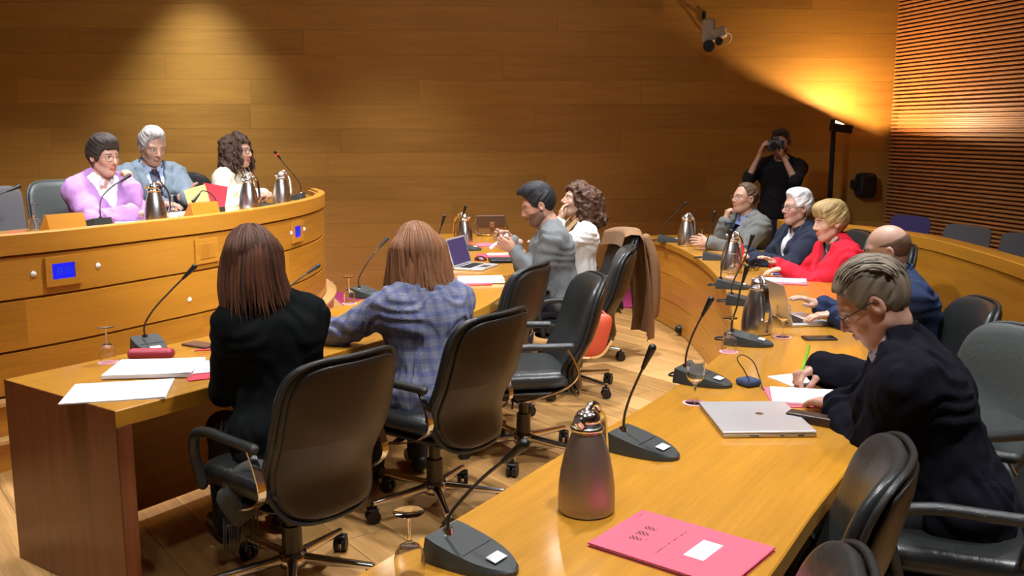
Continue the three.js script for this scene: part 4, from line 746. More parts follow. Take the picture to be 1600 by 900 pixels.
// ---- hand: wrist at origin, fingers along +y, palm faces +z, thumb on +x (mirror for the other hand)
function handGeo(skin, pose, mirror, cell = 0.0035, s = 1) {
  const pr = [[-0.022, 0.03, 0, -0.027, 0.078, 0, 0.013, 0.0125], [-0.008, 0.025, 0, -0.009, 0.082, 0, 0.0145, 0.0125], [0.008, 0.025, 0, 0.009, 0.083, 0, 0.0145, 0.0125], [0.02, 0.03, 0, 0.026, 0.08, 0, 0.014, 0.0125], [0, -0.05, 0, 0, 0.03, 0, 0.0245, 0.0215]];
  const fb = [[-0.027, 0.082, 0.052], [-0.0095, 0.086, 0.068], [0.0095, 0.087, 0.075], [0.0265, 0.083, 0.067]];
  const C = { rest: [0.25, 0.3, 0.2], flat: [0.06, 0.1, 0.08], fist: [1.1, 1.25, 0.7], pen: [0.85, 0.75, 0.35], phone: [0.55, 0.75, 0.5], chin: [0.5, 1.0, 0.6], cup: [0.5, 0.45, 0.3] }[pose] || [0.3, 0.3, 0.2];
  fb.forEach(([x, y, L], i) => {
    let p = [x, y, 0], a = 0, sp = (i - 1.5) * (pose === 'flat' || pose === 'rest' ? 0.09 : 0.02), k = pose === 'pen' ? [1.35, 1.3, 1, 0.85][i] : 1; const seg = [0.46, 0.31, 0.23];
    for (let q = 0; q < 3; q++) { a += C[q] * k * (1 + 0.06 * ((i * 7) % 3 - 1)); const l = L * seg[q], n = [p[0] + Math.sin(sp) * l * Math.cos(a), p[1] + Math.cos(a) * Math.cos(sp) * l, p[2] + Math.sin(a) * l]; pr.push([...p, ...n, 0.0092 - q * 0.0008, 0.0084 - q * 0.0008]); p = n; }
  });
  const nF = 5, th = pose === 'pen' || pose === 'phone' ? [[0.02, 0.02, 0.008], [0.036, 0.05, 0.028], [0.03, 0.078, 0.045], [0.02, 0.098, 0.052]] : pose === 'fist' ? [[0.02, 0.02, 0.008], [0.038, 0.05, 0.022], [0.026, 0.075, 0.036], [0.006, 0.085, 0.04]] : [[0.02, 0.02, 0.006], [0.04, 0.045, 0.016], [0.055, 0.068, 0.022], [0.06, 0.09, 0.024]];
  for (let q = 0; q < 3; q++) pr.push([...th[q], ...th[q + 1], 0.0125 - q * 0.0015, 0.011 - q * 0.0015]);
  const palm = pr.slice(0, nF), thumb = pr.slice(-3), fing = [0, 1, 2, 3].map(i => pr.slice(nF + i * 3, nF + i * 3 + 3));
  const uP = union(palm, 0.012), uT = union(thumb, 0.006), uF = fing.map(v => union(v, 0.004));
  const sdf = (x, y, z) => { let d = smin(uP(x, y, z), uT(x, y, z), 0.012); for (const u of uF) { const e = u(x, y, z); d = smin(d, e, y < 0.088 ? 0.006 : 0.0015); } return d; };
  const [lo, hi] = bounds(pr, 0.008); const g = polygonise(sdf, lo, hi, cell); g.scale(s * (mirror ? -1 : 1), s, s);
  if (mirror) { const ix = g.index.array; for (let i = 0; i < ix.length; i += 3) { const t = ix[i + 1]; ix[i + 1] = ix[i + 2]; ix[i + 2] = t; } g.computeVertexNormals(); }
  return paint(g, () => skin);
}
// ---- hair: shell over the skull cut by a hairline, plus locks; tone varies strand by strand
const hairline = (z, o) => { const pts = o.line || [[0.12, 0.108], [0.078, 0.1], [0.058, 0.066], [0.038, 0.012], [0.018, -0.012], [0.0, 0.022], [-0.02, 0.022], [-0.034, -0.03], [-0.06, -0.07], [-0.13, -0.085]]; for (let i = 0; i < pts.length - 1; i++) if (z >= pts[i + 1][0]) { const t = (z - pts[i + 1][0]) / (pts[i][0] - pts[i + 1][0]); return pts[i + 1][1] + (pts[i][1] - pts[i + 1][1]) * Math.min(1, Math.max(0, t)); } return pts[pts.length - 1][1]; };
function hairGeo(o, cell) {
  const style = o.style, t = o.t ?? 0.014, col = o.col, col2 = o.col2 || col.map(v => v * 1.8);
  let pr = o.prims || [];
  const extra = pr.length ? union(pr, 0.035) : null;
  const swirl = (x, y, z) => { // strand coordinate
    const a = Math.atan2(x, -(z + 0.01));
    if (style === 'curly') return n3(x * 38, y * 38, z * 38) * 0.032 + n3(x * 90 + 5, y * 90, z * 90) * 0.012;
    if (style === 'short') { const sd = Math.min(1, Math.max(0, (Math.abs(x) - 0.045) / 0.03)); return (o.rel ?? 1) * ((1 - sd * 0.6) * (n3(x * 125 + n3(x * 9, y * 9, z * 9) * 3, y * 14, z * 14) * 0.009 + n3(x * 60, y * 9 + 4, z * 9) * 0.008) + sd * n3(x * 12, y * 105 + z * 60, z * 16 - y * 10) * 0.008); }
    return n3(a * 17, y * 7, 3.3) * 0.011 + n3(a * 44, y * 12, 8.1) * 0.006;
  };
  const sdf = (x, y, z) => {
    let d = ell(x, y, z, 0, 0.032, -0.014, 0.0765 + t * 0.85, 0.0955 + t, 0.098 + t);
    if (o.top) d = smin(d, ell(x, y, z, o.top[0], o.top[1], o.top[2], o.top[3], o.top[4], o.top[5]), 0.03);
    const hl = hairline(z, o) - y;
    d = smax(d, hl * 0.8, 0.012);
    if (o.front) d = smax(d, z - o.front - (o.frontSlope || 0) * (y - 0.05), 0.01);
    if (o.maxY !== undefined) d = smax(d, y - o.maxY - (o.maxSlope || 0) * z, 0.01);
    if (extra) { let e = extra(x, y, z); e = smax(e, -ell(x, y, z, 0, -0.03, 0.09, o.faceW ?? 0.062, 0.105, 0.085), 0.015); if (o.hem !== undefined) e = smax(e, o.hem - y + 0.02 * Math.sin(x * 60 + z * 30), 0.012); d = smin(d, e, 0.02); }
    if (Math.abs(d) < 0.05) d += swirl(x, y, z);
    return d;
  };
  let lo = [-0.115, -0.11, -0.135], hi = [0.115, 0.165, 0.13];
  if (pr.length) { const [l, h] = bounds(pr, 0.04); lo = lo.map((v, i) => Math.min(v, l[i])); hi = hi.map((v, i) => Math.max(v, h[i])); }
  if (o.top) { hi[1] = Math.max(hi[1], o.top[1] + o.top[4] + 0.02); hi[2] = Math.max(hi[2], o.top[2] + o.top[5] + 0.02); }
  const g = polygonise(sdf, lo, hi, cell);
  return paint(g, (x, y, z) => { const a = Math.atan2(x, -(z + 0.01)); let q = style === 'curly' ? n3(x * 60, y * 60, z * 60) + 0.5 : style === 'short' ? n3(x * 150, y * 14, z * 14) * 0.8 + n3(x * 14, y * 120 + z * 60, z * 14) * 0.5 + 0.5 : n3(a * 26, y * 5, 1.7) * 0.7 + n3(a * 70, y * 9, 4.4) * 0.6 + 0.5; q = Math.min(1, Math.max(0, q)); if (o.tips) { const k = Math.min(1, Math.max(0, (-y - 0.05) / 0.2)); return col.map((v, i) => (v + (col2[i] - v) * q) * (1 - k) + o.tips[i] * (0.6 + 0.8 * q) * k); } return col.map((v, i) => v + (col2[i] - v) * q); });
}
// extra free locks as tapered tubes; paths in head space
function lockGeo(paths, r, col, col2) {
  const out = [];
  for (const p of paths) {
    const c = new THREE.CatmullRomCurve3(p.map(q => V(...q)), false, 'centripetal'), n = Math.max(8, p.length * 3), g = new THREE.TubeGeometry(c, n, r * rr(0.7, 1.2), 5);
    const a = g.attributes.position; for (let i = 0; i <= n; i++) { const ct = c.getPointAt(i / n), k = Math.min(1, (1 - i / n) * 3.2) * Math.min(1, 0.5 + i / n * 3); for (let j = 0; j <= 5; j++) { const q = i * 6 + j; a.setXYZ(q, ct.x + (a.getX(q) - ct.x) * k, ct.y + (a.getY(q) - ct.y) * k, ct.z + (a.getZ(q) - ct.z) * k); } }
    g.computeVertexNormals(); const q = rnd(), cc = col.map((v, i) => v + (col2[i] - v) * q); paint(g, () => cc); out.push(g);
  }
  return out;
}
function spectacles(parent, mat, rx = 0.024, ry = 0.018) {
  const g = new THREE.Group(); g.name = 'spectacles'; parent.add(g);
  for (const s of [-1, 1]) {
    const pts = []; for (let i = 0; i < 24; i++) { const a = i / 24 * Math.PI * 2, pw = v => Math.sign(v) * Math.pow(Math.abs(v), 0.75); pts.push([s * 0.033 + rx * pw(Math.cos(a)), 0.002 + ry * pw(Math.sin(a)), 0.1 - Math.abs(s * 0.033 + rx * Math.cos(a)) * 0.12]); }
    part('rim', tube(pts, 0.0018, 48, 6, true), mat, g);
    part('temple', tube([[s * 0.057, 0.008, 0.093], [s * 0.076, 0.009, 0.06], [s * 0.084, 0.01, -0.005], [s * 0.082, -0.01, -0.03]], 0.0018, 24, 6), mat, g);
  }
  part('bridge', tube([[-0.01, 0.006, 0.1], [0, 0.01, 0.103], [0.01, 0.006, 0.1]], 0.0017, 10, 6), mat, g);
  return g;
}
// ---- whole person. o: pos, yaw, hip (height), lean, side, s (scale), female, head{yaw,pitch,roll}, R/L {to (world), pole (world dir), pose, palm (world dir), fin (world dir)}
function person(o) {
  const t = thing('person', o.label, 'person', o.pos, o.yaw, o.group);
  const f = o.female, s = o.s || 1, skin = (o.skin || [0.50, 0.255, 0.165]).map((v, i) => v * [0.93, 1.06, 1.1][i]), near = o.near, ci = Math.cos(o.yaw), si = Math.sin(o.yaw);
  const toL = w => { const x = w[0] - o.pos[0], z = w[2] - o.pos[2]; return V(x * ci - z * si, w[1] - o.pos[1], x * si + z * ci); };
  const dirL = w => V(w[0] * ci - w[2] * si, w[1], w[0] * si + w[2] * ci).normalize();
  const hip = o.hip ?? 0.54, P = V(0, hip, 0);
  const R = new THREE.Matrix4().makeRotationFromEuler(new THREE.Euler(o.lean || 0, o.twist || 0, o.side || 0, 'YXZ')), Ri = R.clone().invert();
  const B = (x, y, z) => V(x * s, y * s, z * s).applyMatrix4(R).add(P);
  const sw = (o.sw ?? (f ? 0.158 : 0.182)), bulk = o.bulk ?? 1;
  const capB = (a, b, r1, r2) => { const A = B(...a), C = B(...b); return [A.x, A.y, A.z, C.x, C.y, C.z, r1 * s, r2 * s]; };
  const capV = (a, b, r1, r2) => [a.x, a.y, a.z, b.x, b.y, b.z, r1 * s, r2 * s];
  const k = bulk;
  const torso = (e) => [
    capB([-0.075, 0.0, 0], [0.075, 0.0, 0], 0.11 * k + e, 0.11 * k + e), capB([-0.045, 0.15, 0.015], [0.045, 0.15, 0.015], (f ? 0.092 : 0.105) * k + e, (f ? 0.092 : 0.105) * k + e),
    capB([-0.06, 0.3, 0.005], [0.06, 0.3, 0.005], (f ? 0.1 : 0.113) * k + e, (f ? 0.1 : 0.113) * k + e), capB([-(sw - 0.05), 0.415, -0.012], [sw - 0.05, 0.415, -0.012], 0.064 + e, 0.064 + e),
    capB([0, 0.39, -0.015], [0, 0.495, -0.008], 0.09 + e, 0.058 + e * 0.6), capB([-(sw - 0.02), 0.4, -0.01], [-0.04, 0.46, -0.012], 0.05 + e, 0.05 + e), capB([sw - 0.02, 0.4, -0.01], [0.04, 0.46, -0.012], 0.05 + e, 0.05 + e), capB([-0.08, 0.34, -0.03], [0.08, 0.34, -0.03], 0.085 + e, 0.085 + e), capB([0, 0, 0], [0, 0.3, 0], 0.1 * k + e, 0.1 * k + e),
    ...(f ? [capB([-0.07, 0.285, 0.075], [-0.068, 0.29, 0.08], 0.062 + e, 0.062 + e), capB([0.07, 0.285, 0.075], [0.068, 0.29, 0.08], 0.062 + e, 0.062 + e)] : [capB([-0.07, 0.34, 0.05], [0.07, 0.34, 0.05], 0.075 + e, 0.075 + e)]),
  ];
  // head placement
  const nb = B(0, 0.5, -0.005), hd = o.head || {}, Hm = new THREE.Matrix4().makeRotationFromEuler(new THREE.Euler(hd.pitch || 0, hd.yaw || 0, hd.roll || 0, 'YXZ'));
  const hs = s * (o.hs ?? 1), nd = V(0, 1, 0).transformDirection(R).multiplyScalar(0.6).add(V(0, 0.5, 0)).add(V(0, 0.35, 0).applyMatrix4(Hm)).normalize();
  const Hc = nb.clone().addScaledVector(nd, 0.12 * hs).add(V(0, 0, 0.03 * hs).applyMatrix4(Hm)); if (hd.off) Hc.add(V(...hd.off));
  const HM = new THREE.Matrix4().compose(Hc, new THREE.Quaternion().setFromRotationMatrix(Hm), V(hs, hs, hs));
  // arms
  const up = (o.upper ?? (f ? 0.275 : 0.295)) * s, fo = (o.fore ?? (f ? 0.235 : 0.255)) * s, arms = {};
  for (const sd of ['R', 'L']) {
    const sg = sd === 'L' ? 1 : -1, S = B(sg * sw, 0.405, -0.005), q = o[sd]; let T = q.chin ? V(...q.chin).applyMatrix4(HM) : toL(q.to);
    const pole = q.pole ? dirL(q.pole) : V(sg * 0.5, -1, -0.4).normalize();
    let d = T.clone().sub(S), L = d.length(); const mx = (up + fo) * 0.995; if (L > mx) { T = S.clone().addScaledVector(d.normalize(), mx); L = mx; d = T.clone().sub(S); }
    const a = (up * up - fo * fo + L * L) / (2 * L), h = Math.sqrt(Math.max(0, up * up - a * a)), dn = d.clone().normalize(), pp = pole.clone().addScaledVector(dn, -pole.dot(dn)).normalize();
    const El = S.clone().addScaledVector(dn, a).addScaledVector(pp, h); arms[sd] = { S, E: El, W: T, sg };
  }
  const armP = (A, e, end = 1) => { const W = A.E.clone().lerp(A.W, end); return [capV(A.S, A.E, 0.046 * (f ? 0.9 : 1.02) + e, 0.039 * (f ? 0.9 : 1) + e), capV(A.E, W, 0.041 * (f ? 0.88 : 1) + e, (0.041 - 0.016 * end) * (f ? 0.9 : 1) + e)]; };
  // legs
  const legs = [];
  for (const sg of [-1, 1]) {
    const H = V(sg * 0.085 * s, hip, 0); let K, A;
    if (o.stand) { K = V(sg * 0.1 * s, hip * 0.53, 0.02); A = V(sg * 0.11 * s, 0.08, -0.01); } else { const ky = o.kneeY ?? 0.5; K = V(sg * (o.knees ?? 0.11) * s, ky, (o.thigh ?? 0.42) * s); A = V(sg * (o.knees ?? 0.11) * s * 1.05, 0.09, (o.thigh ?? 0.42) * s + (o.shin ?? 0.04)); }
    const T = A.clone().add(V(sg * 0.02, -0.045, 0.13)); legs.push({ H, K, A, T });
  }
  const legP = e => legs.flatMap(l => [capV(l.H, l.K, 0.082 + e, 0.056 + e), capV(l.K, l.A, 0.055 + e, 0.038 + e)]);
  const feetP = e => legs.map(l => capV(l.A.clone().add(V(0, -0.035, -0.02)), l.T.clone().add(V(0, 0.005, 0)), 0.042 + e, 0.034 + e));
  // body surface (skin) - one mesh of trunk, limbs, head and hands
  const nk = V(0, -0.06, -0.018).applyMatrix4(HM);
  const bodyP = [...torso(-0.012), ...armP(arms.R, -0.004), ...armP(arms.L, -0.004), ...legP(-0.008), ...feetP(-0.008), capV(nb, nk, f ? 0.049 : 0.054, f ? 0.047 : 0.052), capV(B(0, 0.42, 0), nb, 0.06, f ? 0.051 : 0.056)];
  let [lo, hi] = bounds(bodyP, 0.03);
  const bg = [paint(polygonise(union(bodyP, 0.035), lo, hi, near ? 0.014 : 0.018), () => skin)];
  const hg = headGeo(skin, { female: f, jaw: o.jaw, stubble: o.stubble, stubbleAmt: o.stubbleAmt, brow: o.brow, lip: o.lip }, near ? 0.003 : 0.0038); hg.applyMatrix4(HM); bg.push(hg);
  for (const sd of ['R', 'L']) {
    const A = arms[sd], q = o[sd], fd = q.fin ? dirL(q.fin) : A.W.clone().sub(A.E).normalize(); let pn = q.palm ? dirL(q.palm) : V(0, -1, 0.1); pn.addScaledVector(fd, -pn.dot(fd)).normalize();
    const xx = fd.clone().cross(pn).normalize();   // x = y cross z
    // anatomical: right hand palm down, fingers forward -> thumb on its left (+x of the person)
    const hgm = handGeo(skin, q.pose || 'rest', sd === 'L', near ? 0.0032 : 0.004, s * (f ? 0.94 : 1.02));
    hgm.applyMatrix4(new THREE.Matrix4().makeBasis(xx, fd, pn).setPosition(A.W)); bg.push(hgm);
  }
  part('body', merge(bg), new THREE.MeshPhysicalMaterial({ vertexColors: true, color: 0xffffff, roughness: 0.5, sheen: 0.15 }), t);
  // clothing
  const cloth = o.cloth, wr = cloth.wrinkle ?? 0.007, e = cloth.e ?? 0.012;
  const q3 = V(); const toT = (x, y, z) => { q3.set(x - P.x, y - P.y, z - P.z).applyMatrix4(Ri).multiplyScalar(1 / s); return q3; };
  const cutTop = (uT, uA, v, hem) => (x, y, z) => {
    let d = uT(x, y, z); const da = uA ? uA(x, y, z) : 9; if (Math.min(d, da) > 0.08) return Math.min(d, da); const q = toT(x, y, z);
    const qx = q.x, qy = q.y, qz = q.z;
    if (hem !== undefined) d = smax(d, (hem - qy) * s, 0.01);
    if (v) { const w = (qy - v.y0) * v.k - Math.abs(qx); if (v.lapel && qz > 0 && qy > v.y0 && w > -v.lapel && w < 0.01) d -= 0.009; d = smax(d, Math.min(w * 0.9, qz + 0.0), 0.003); }
    d = smax(d, -cap([0, 0.5, 0.03, 0, 0.64, 0.06, v && v.neck || 0.056, 0.07], qx, qy, qz), 0.006);
    d = smin(d, da, 0.05);
    if (wr && Math.abs(d) < 0.03) d += wr * (n3(x * 22 + 3, y * 13, z * 22) + 0.6 * n3(x * 45, y * 30 + 7, z * 45)) + 0.4 * wr * Math.sin(y * 60 + 22 * n3(x * 9, y * 6, z * 9));
    return d;
  };
  const cellC = near ? 0.009 : 0.0105;
  const slv = cloth.sleeve ?? 0.93;
  const topA = torso(e), topB = ['R', 'L'].flatMap(sd => slv > 0.6 ? armP(arms[sd], e + (cloth.arm || 0), slv) : (() => { const A = arms[sd], a = armP(A, e + 0.006); return [a[0]]; })()), topP = [...topA, ...topB];
  [lo, hi] = bounds(topP, 0.03);
  let tg = polygonise(cutTop(union(topA, 0.045), union(topB, 0.02), cloth.v, cloth.hem ?? -0.08), lo, hi, cellC);
  tg = uvBox(mergeVertices(tg), 'x'); if (cloth.flat !== true) { const m = mergeVertices(tg, 1e-5); tg = m; }
  tg.computeVertexNormals();
  part(cloth.name || 'jacket', smoothN(tg), cloth.mat, t);
  if (cloth.shirt) {
    const sA = torso(e * 0.35), sB = ['R', 'L'].flatMap(sd => [armP(arms[sd], 0.006, 0.97)[1]]), sp = [...sA, ...sB]; [lo, hi] = bounds(sp, 0.02);
    const w0 = cutTop(union(sA, 0.03), union(sB, 0.02), { y0: 0.44, k: 0.5, neck: 0.056 }, -0.05); const sg2 = polygonise(w0, lo, hi, cellC); const sm = part('shirt', sg2, cloth.shirt, t);
    // collar: band round the neck, open at the front
    const col = []; for (let i = 0; i <= 20; i++) { const a = (i / 20 - 0.5) * 5.6 + Math.PI, b = Math.cos(a) , r = 0.064; col.push(B(Math.sin(a) * r, 0.494 - 0.03 * b, 0.006 + b * (r + 0.006)).toArray()); }
    part('collar', strip(col, 0.042, 0.006, V(0, 1, 0).transformDirection(R), 40), cloth.collar || cloth.shirt, sm);
    if (cloth.v && cloth.v.lapel > 0.03) { const jc = []; for (let i = 0; i <= 20; i++) { const a = (i / 20 - 0.5) * 4.4 + Math.PI, b = Math.cos(a), r = 0.074; jc.push(B(Math.sin(a) * r, 0.478 - 0.026 * b, -0.002 + b * (r + 0.004)).toArray()); } part('jacket_collar', strip(jc, 0.06, 0.012, V(0, 1, 0).transformDirection(R), 40), cloth.mat, t); }
    if (cloth.tie) { const td = torso(e * 0.35); const zAt = y => { for (let z = 0.25; z > 0; z -= 0.002) { const b = B(0, y, z); if (w0(b.x, b.y, b.z) < 0 || union(td, 0.03)(b.x, b.y, b.z) < 0.002) return z; } return 0.08; };
      const pts = []; for (let y = 0.455; y > 0.1; y -= 0.035) pts.push(B(0, y, zAt(y) + 0.007).toArray()); const tie = part('tie', strip(pts, 0.066, 0.006, V(1, 0, 0).transformDirection(R), 30), cloth.tie, t); const kn = B(0, 0.452, zAt(0.452) + 0.012); part('knot', slab(0.02, 0.022, 0.013, 0.8, 0.8, 20, 10, q => [q[0] + kn.x, q[1] + kn.y, q[2] + kn.z]), cloth.tie, tie); }
  }
  if (cloth.roll) { const pts = []; for (let i = 0; i < 20; i++) { const a = i / 20 * Math.PI * 2, r = 0.062; pts.push(B(Math.sin(a) * r, 0.468 - 0.022 * Math.cos(a), 0.006 + Math.cos(a) * (r + 0.004)).toArray()); } part('neckband', tube(pts, 0.009 * s, 60, 8, true), cloth.roll, t); }
  // trousers, shoes
  const tp = [...legP(0.012), capB([-0.07, -0.03, 0], [0.07, -0.03, 0], 0.115 * k, 0.115 * k), capB([-0.05, 0.04, 0.0], [0.05, 0.04, 0.0], 0.09 * k, 0.09 * k)]; [lo, hi] = bounds(tp, 0.03); const ut = union(tp, 0.03);
  part(cloth.skirt ? 'skirt' : 'trousers', polygonise((x, y, z) => { const d = ut(x, y, z); return Math.abs(d) < 0.03 ? d + 0.006 * n3(x * 20, y * 16, z * 20) : d; }, lo, hi, 0.015), cloth.legs || trousersDark, t);
  legs.forEach((l, i) => { const fp = [feetP(0.004)[i]]; const [a, b] = bounds(fp, 0.02); const u = union(fp, 0.01); part('shoe', polygonise((x, y, z) => smax(u(x, y, z), 0.006 - y, 0.008), a, b, 0.01), cloth.shoes || M.black, t); });
  // hair and glasses live in head space
    if (o.hair) {
    const hm = new THREE.MeshPhysicalMaterial({ vertexColors: true, color: 0xffffff, roughness: o.hair.rough ?? 0.6, specularIntensity: 0.5 });
    const list = [hairGeo(o.hair, o.hair.cell || (near ? 0.0034 : 0.0042))];
    if (o.hair.locks) list.push(...lockGeo(o.hair.locks, o.hair.lockR || 0.006, o.hair.col, o.hair.col2 || o.hair.col.map(v => v * 1.8)));
    const g = merge(list); g.applyMatrix4(HM); part('hair', g, hm, t);
  }
  if (o.glasses) { const g = spectacles(t, o.glasses, o.grx, o.gry); g.applyMatrix4(HM); }
    return { t, HM, arms, B };
}
function smoothN(g) { return g; }
const trousersDark = std(lin(0.012, 0.012, 0.016), 0.85);
const fabric = (c, r = 0.85, o = {}) => new THREE.MeshPhysicalMaterial({ color: c, roughness: r, bumpMap: bumpFine, bumpScale: 0.0008, specularIntensity: 0.3, ...o });
// ------------------------------------------------------------ people
const down = [0, -1, 0];
const locksLong = (n, len, spread, flare, yTop = 0.12) => Array.from({ length: n }, (_, i) => {
  const a = (i + rnd()) / n * Math.PI * 1.45 - Math.PI * 0.725, sx = Math.sin(a), cz = -Math.cos(a), L = len * rr(0.85, 1.05), q = rr(0.97, 1.05);
  return [[sx * 0.02, yTop + 0.012, -0.02 + cz * 0.02], [sx * 0.062 * q, yTop - 0.02, -0.014 + cz * 0.075 * q], [sx * 0.093 * q, 0.03, -0.014 + cz * 0.113 * q], [sx * (0.098 + spread * 0.3) * q, -0.06, -0.02 + cz * 0.11 * q], [sx * (0.1 + spread * 0.7) + flare * 0.4, -0.06 - (L - 0.06) * 0.5, -0.03 + cz * 0.1], [sx * (0.1 + spread) + flare + rr(-0.012, 0.012), -L, -0.035 + cz * 0.095 + rr(-0.01, 0.01)]];
});
// 1 woman in black, seen from behind
seed = 101;
person({ label: 'woman with long auburn hair in a black top, seen from behind', near: true, female: true, pos: [-0.86, 0, -3.4], yaw: face(-0.5, -0.86), hip: 0.595, lean: 0.2, s: 1.02, sw: 0.155,
  head: { yaw: 0.12, pitch: 0.2, roll: 0.07, off: [0.05, 0, 0] },
  L: { to: [-1.13, 0.79, -3.68], pole: [0.0, -1, 0.45], palm: down, fin: [0.3, 0, -1], pose: 'rest' }, R: { to: [-0.95, 0.79, -3.85], pole: [0.3, -1, 0.3], palm: down, pose: 'rest' },
  cloth: { name: 'black_top', mat: fabric(lin(0.005, 0.006, 0.006), 0.95, { specularIntensity: 0.15 }), e: 0.012, arm: 0.006, hem: -0.12, wrinkle: 0.006, legs: trousersDark },
  hair: { style: 'long', col: [0.03, 0.012, 0.007], col2: [0.12, 0.045, 0.02], tips: [0.15, 0.055, 0.024], t: 0.016, faceW: 0.06, prims: [[-0.045, 0.03, -0.045, -0.075, -0.16, -0.05, 0.065, 0.04], [0.045, 0.03, -0.045, 0.065, -0.16, -0.05, 0.065, 0.04], [0, 0.03, -0.06, -0.01, -0.18, -0.075, 0.062, 0.035], [-0.07, 0, -0.01, -0.105, -0.15, -0.03, 0.035, 0.028], [0.07, 0, -0.01, 0.08, -0.19, -0.02, 0.035, 0.028]], hem: -0.19, locks: locksLong(110, 0.225, 0.05, -0.025), lockR: 0.0065 } });
// 2 woman in plaid blazer
const plaidTex = dataTex(512, 512, (u, v) => { let r = 104, g = 107, b = 116; const L = (x, w) => { const q = x - Math.floor(x); return q < w; }; const fine = (L(u * 24, 0.5) ? 1 : 0) + (L(v * 24, 0.5) ? 1 : 0); r += fine * 14; g += fine * 14; b += fine * 17;
  const bu = u * 4 - Math.floor(u * 4), bv = v * 4 - Math.floor(v * 4); const band = q => q < 0.38; if (band(bu)) { const st = L(u * 48, 0.45); r -= st ? 26 : 3; g -= st ? 24 : 2; b -= st ? 12 : -6; } if (band(bv)) { const st = L(v * 48, 0.45); r -= st ? 34 : 4; g -= st ? 31 : 3; b -= st ? 14 : -8; } const nz = 8 * (hash(Math.floor(u * 512), Math.floor(v * 512), 9) - 0.5); return [r + nz, g + nz, b + nz]; }, true, [1 / 0.2, 1 / 0.2]);
seed = 202;
person({ label: 'woman with a brown bob in a blue-grey plaid blazer, seen from behind', near: true, female: true, pos: [-0.34, 0, -4.1], yaw: face(-0.5, -0.86), hip: 0.53, lean: 0.3, s: 1.02, sw: 0.168, bulk: 1.08,
  head: { yaw: -0.15, pitch: 0.12, roll: -0.03 },
  L: { to: [-0.93, 0.79, -4.38], pole: [-0.5, -0.7, 0.7], palm: down, fin: [0.2, 0, -1], pose: 'rest' }, R: { to: [-0.42, 0.8, -4.62], pole: [0.6, -1, 0.1], palm: down, pose: 'rest' },
  cloth: { name: 'plaid_blazer', mat: fabric(lin(0.72, 0.72, 0.75), 0.9, { map: plaidTex, bumpMap: null }), e: 0.022, arm: 0.008, hem: -0.16, wrinkle: 0.012, flat: true, legs: trousersDark, v: { y0: 0.2, k: 0.3 }, shirt: M.white },
  hair: { style: 'long', col: [0.085, 0.035, 0.014], col2: [0.23, 0.1, 0.042], t: 0.028, faceW: 0.055, prims: [[-0.055, 0.02, -0.04, -0.1, -0.125, -0.04, 0.08, 0.055], [0.055, 0.02, -0.04, 0.1, -0.125, -0.04, 0.08, 0.055], [0, 0.02, -0.05, 0, -0.135, -0.085, 0.08, 0.06], [-0.08, 0, 0.01, -0.125, -0.12, 0.015, 0.045, 0.035], [0.08, 0, 0.01, 0.125, -0.12, 0.015, 0.045, 0.035]], hem: -0.18, locks: locksLong(110, 0.19, 0.06, 0, 0.135), lockR: 0.007 } });
// 3 man in grey sweater with phone
seed = 303;
const SH = [0.05, 0.03, 0.02];
person({ label: 'dark-haired bearded man in a grey sweater holding a phone', pos: [0.33, 0, -6.08], yaw: face(-0.99, 0.05), hip: 0.6, lean: 0.2, s: 1.04, bulk: 1.02, kneeY: 0.53, skin: [0.42, 0.2, 0.125], stubble: [0.05, 0.03, 0.022], stubbleAmt: 0.7,
  head: { yaw: 0.05, pitch: 0.36, roll: 0, off: [0, 0, 0.015] }, brow: [0.02, 0.015, 0.012],
  L: { to: [0.02, 0.95, -5.98], pole: [0.3, -1, 0.2], palm: [-0.3, 0.35, -0.8], fin: [-0.75, 0.35, -0.1], pose: 'phone' }, R: { to: [-0.0, 0.985, -6.2], pole: [0.3, -1, -0.3], palm: [-0.2, 0.2, 0.9], fin: [-0.8, 0.3, 0.1], pose: 'phone' },
  cloth: { name: 'grey_sweater', mat: fabric(lin(0.13, 0.142, 0.142), 0.95), e: 0.012, arm: 0.006, hem: -0.03, wrinkle: 0.009, roll: fabric(lin(0.125, 0.137, 0.137), 0.95), legs: std(lin(0.015, 0.015, 0.03), 0.85) },
  hair: { style: 'short', col: [0.006, 0.006, 0.007], col2: [0.018, 0.018, 0.02], t: 0.012, top: [0, 0.105, 0.015, 0.066, 0.045, 0.085] } });
{ const t = thing('mobile_phone', 'white phone held by the man in the grey sweater', 'phone', [-0.085, 0.99, -6.08], face(-0.95, 0.1)); const b = part('case', rbox(0.075, 0.15, 0.009, 0.004, 0, 0, 0), std(0xe4e6ee, 0.4), t); b.rotation.x = -0.9; const sc = part('screen', box(0.068, 0.14, 0.001, 0, 0, -0.005), std(0x303040, 0.3, { emissive: lin(0.3, 0.33, 0.5), emissiveIntensity: 0.6 }), t); sc.rotation.x = -0.9; }
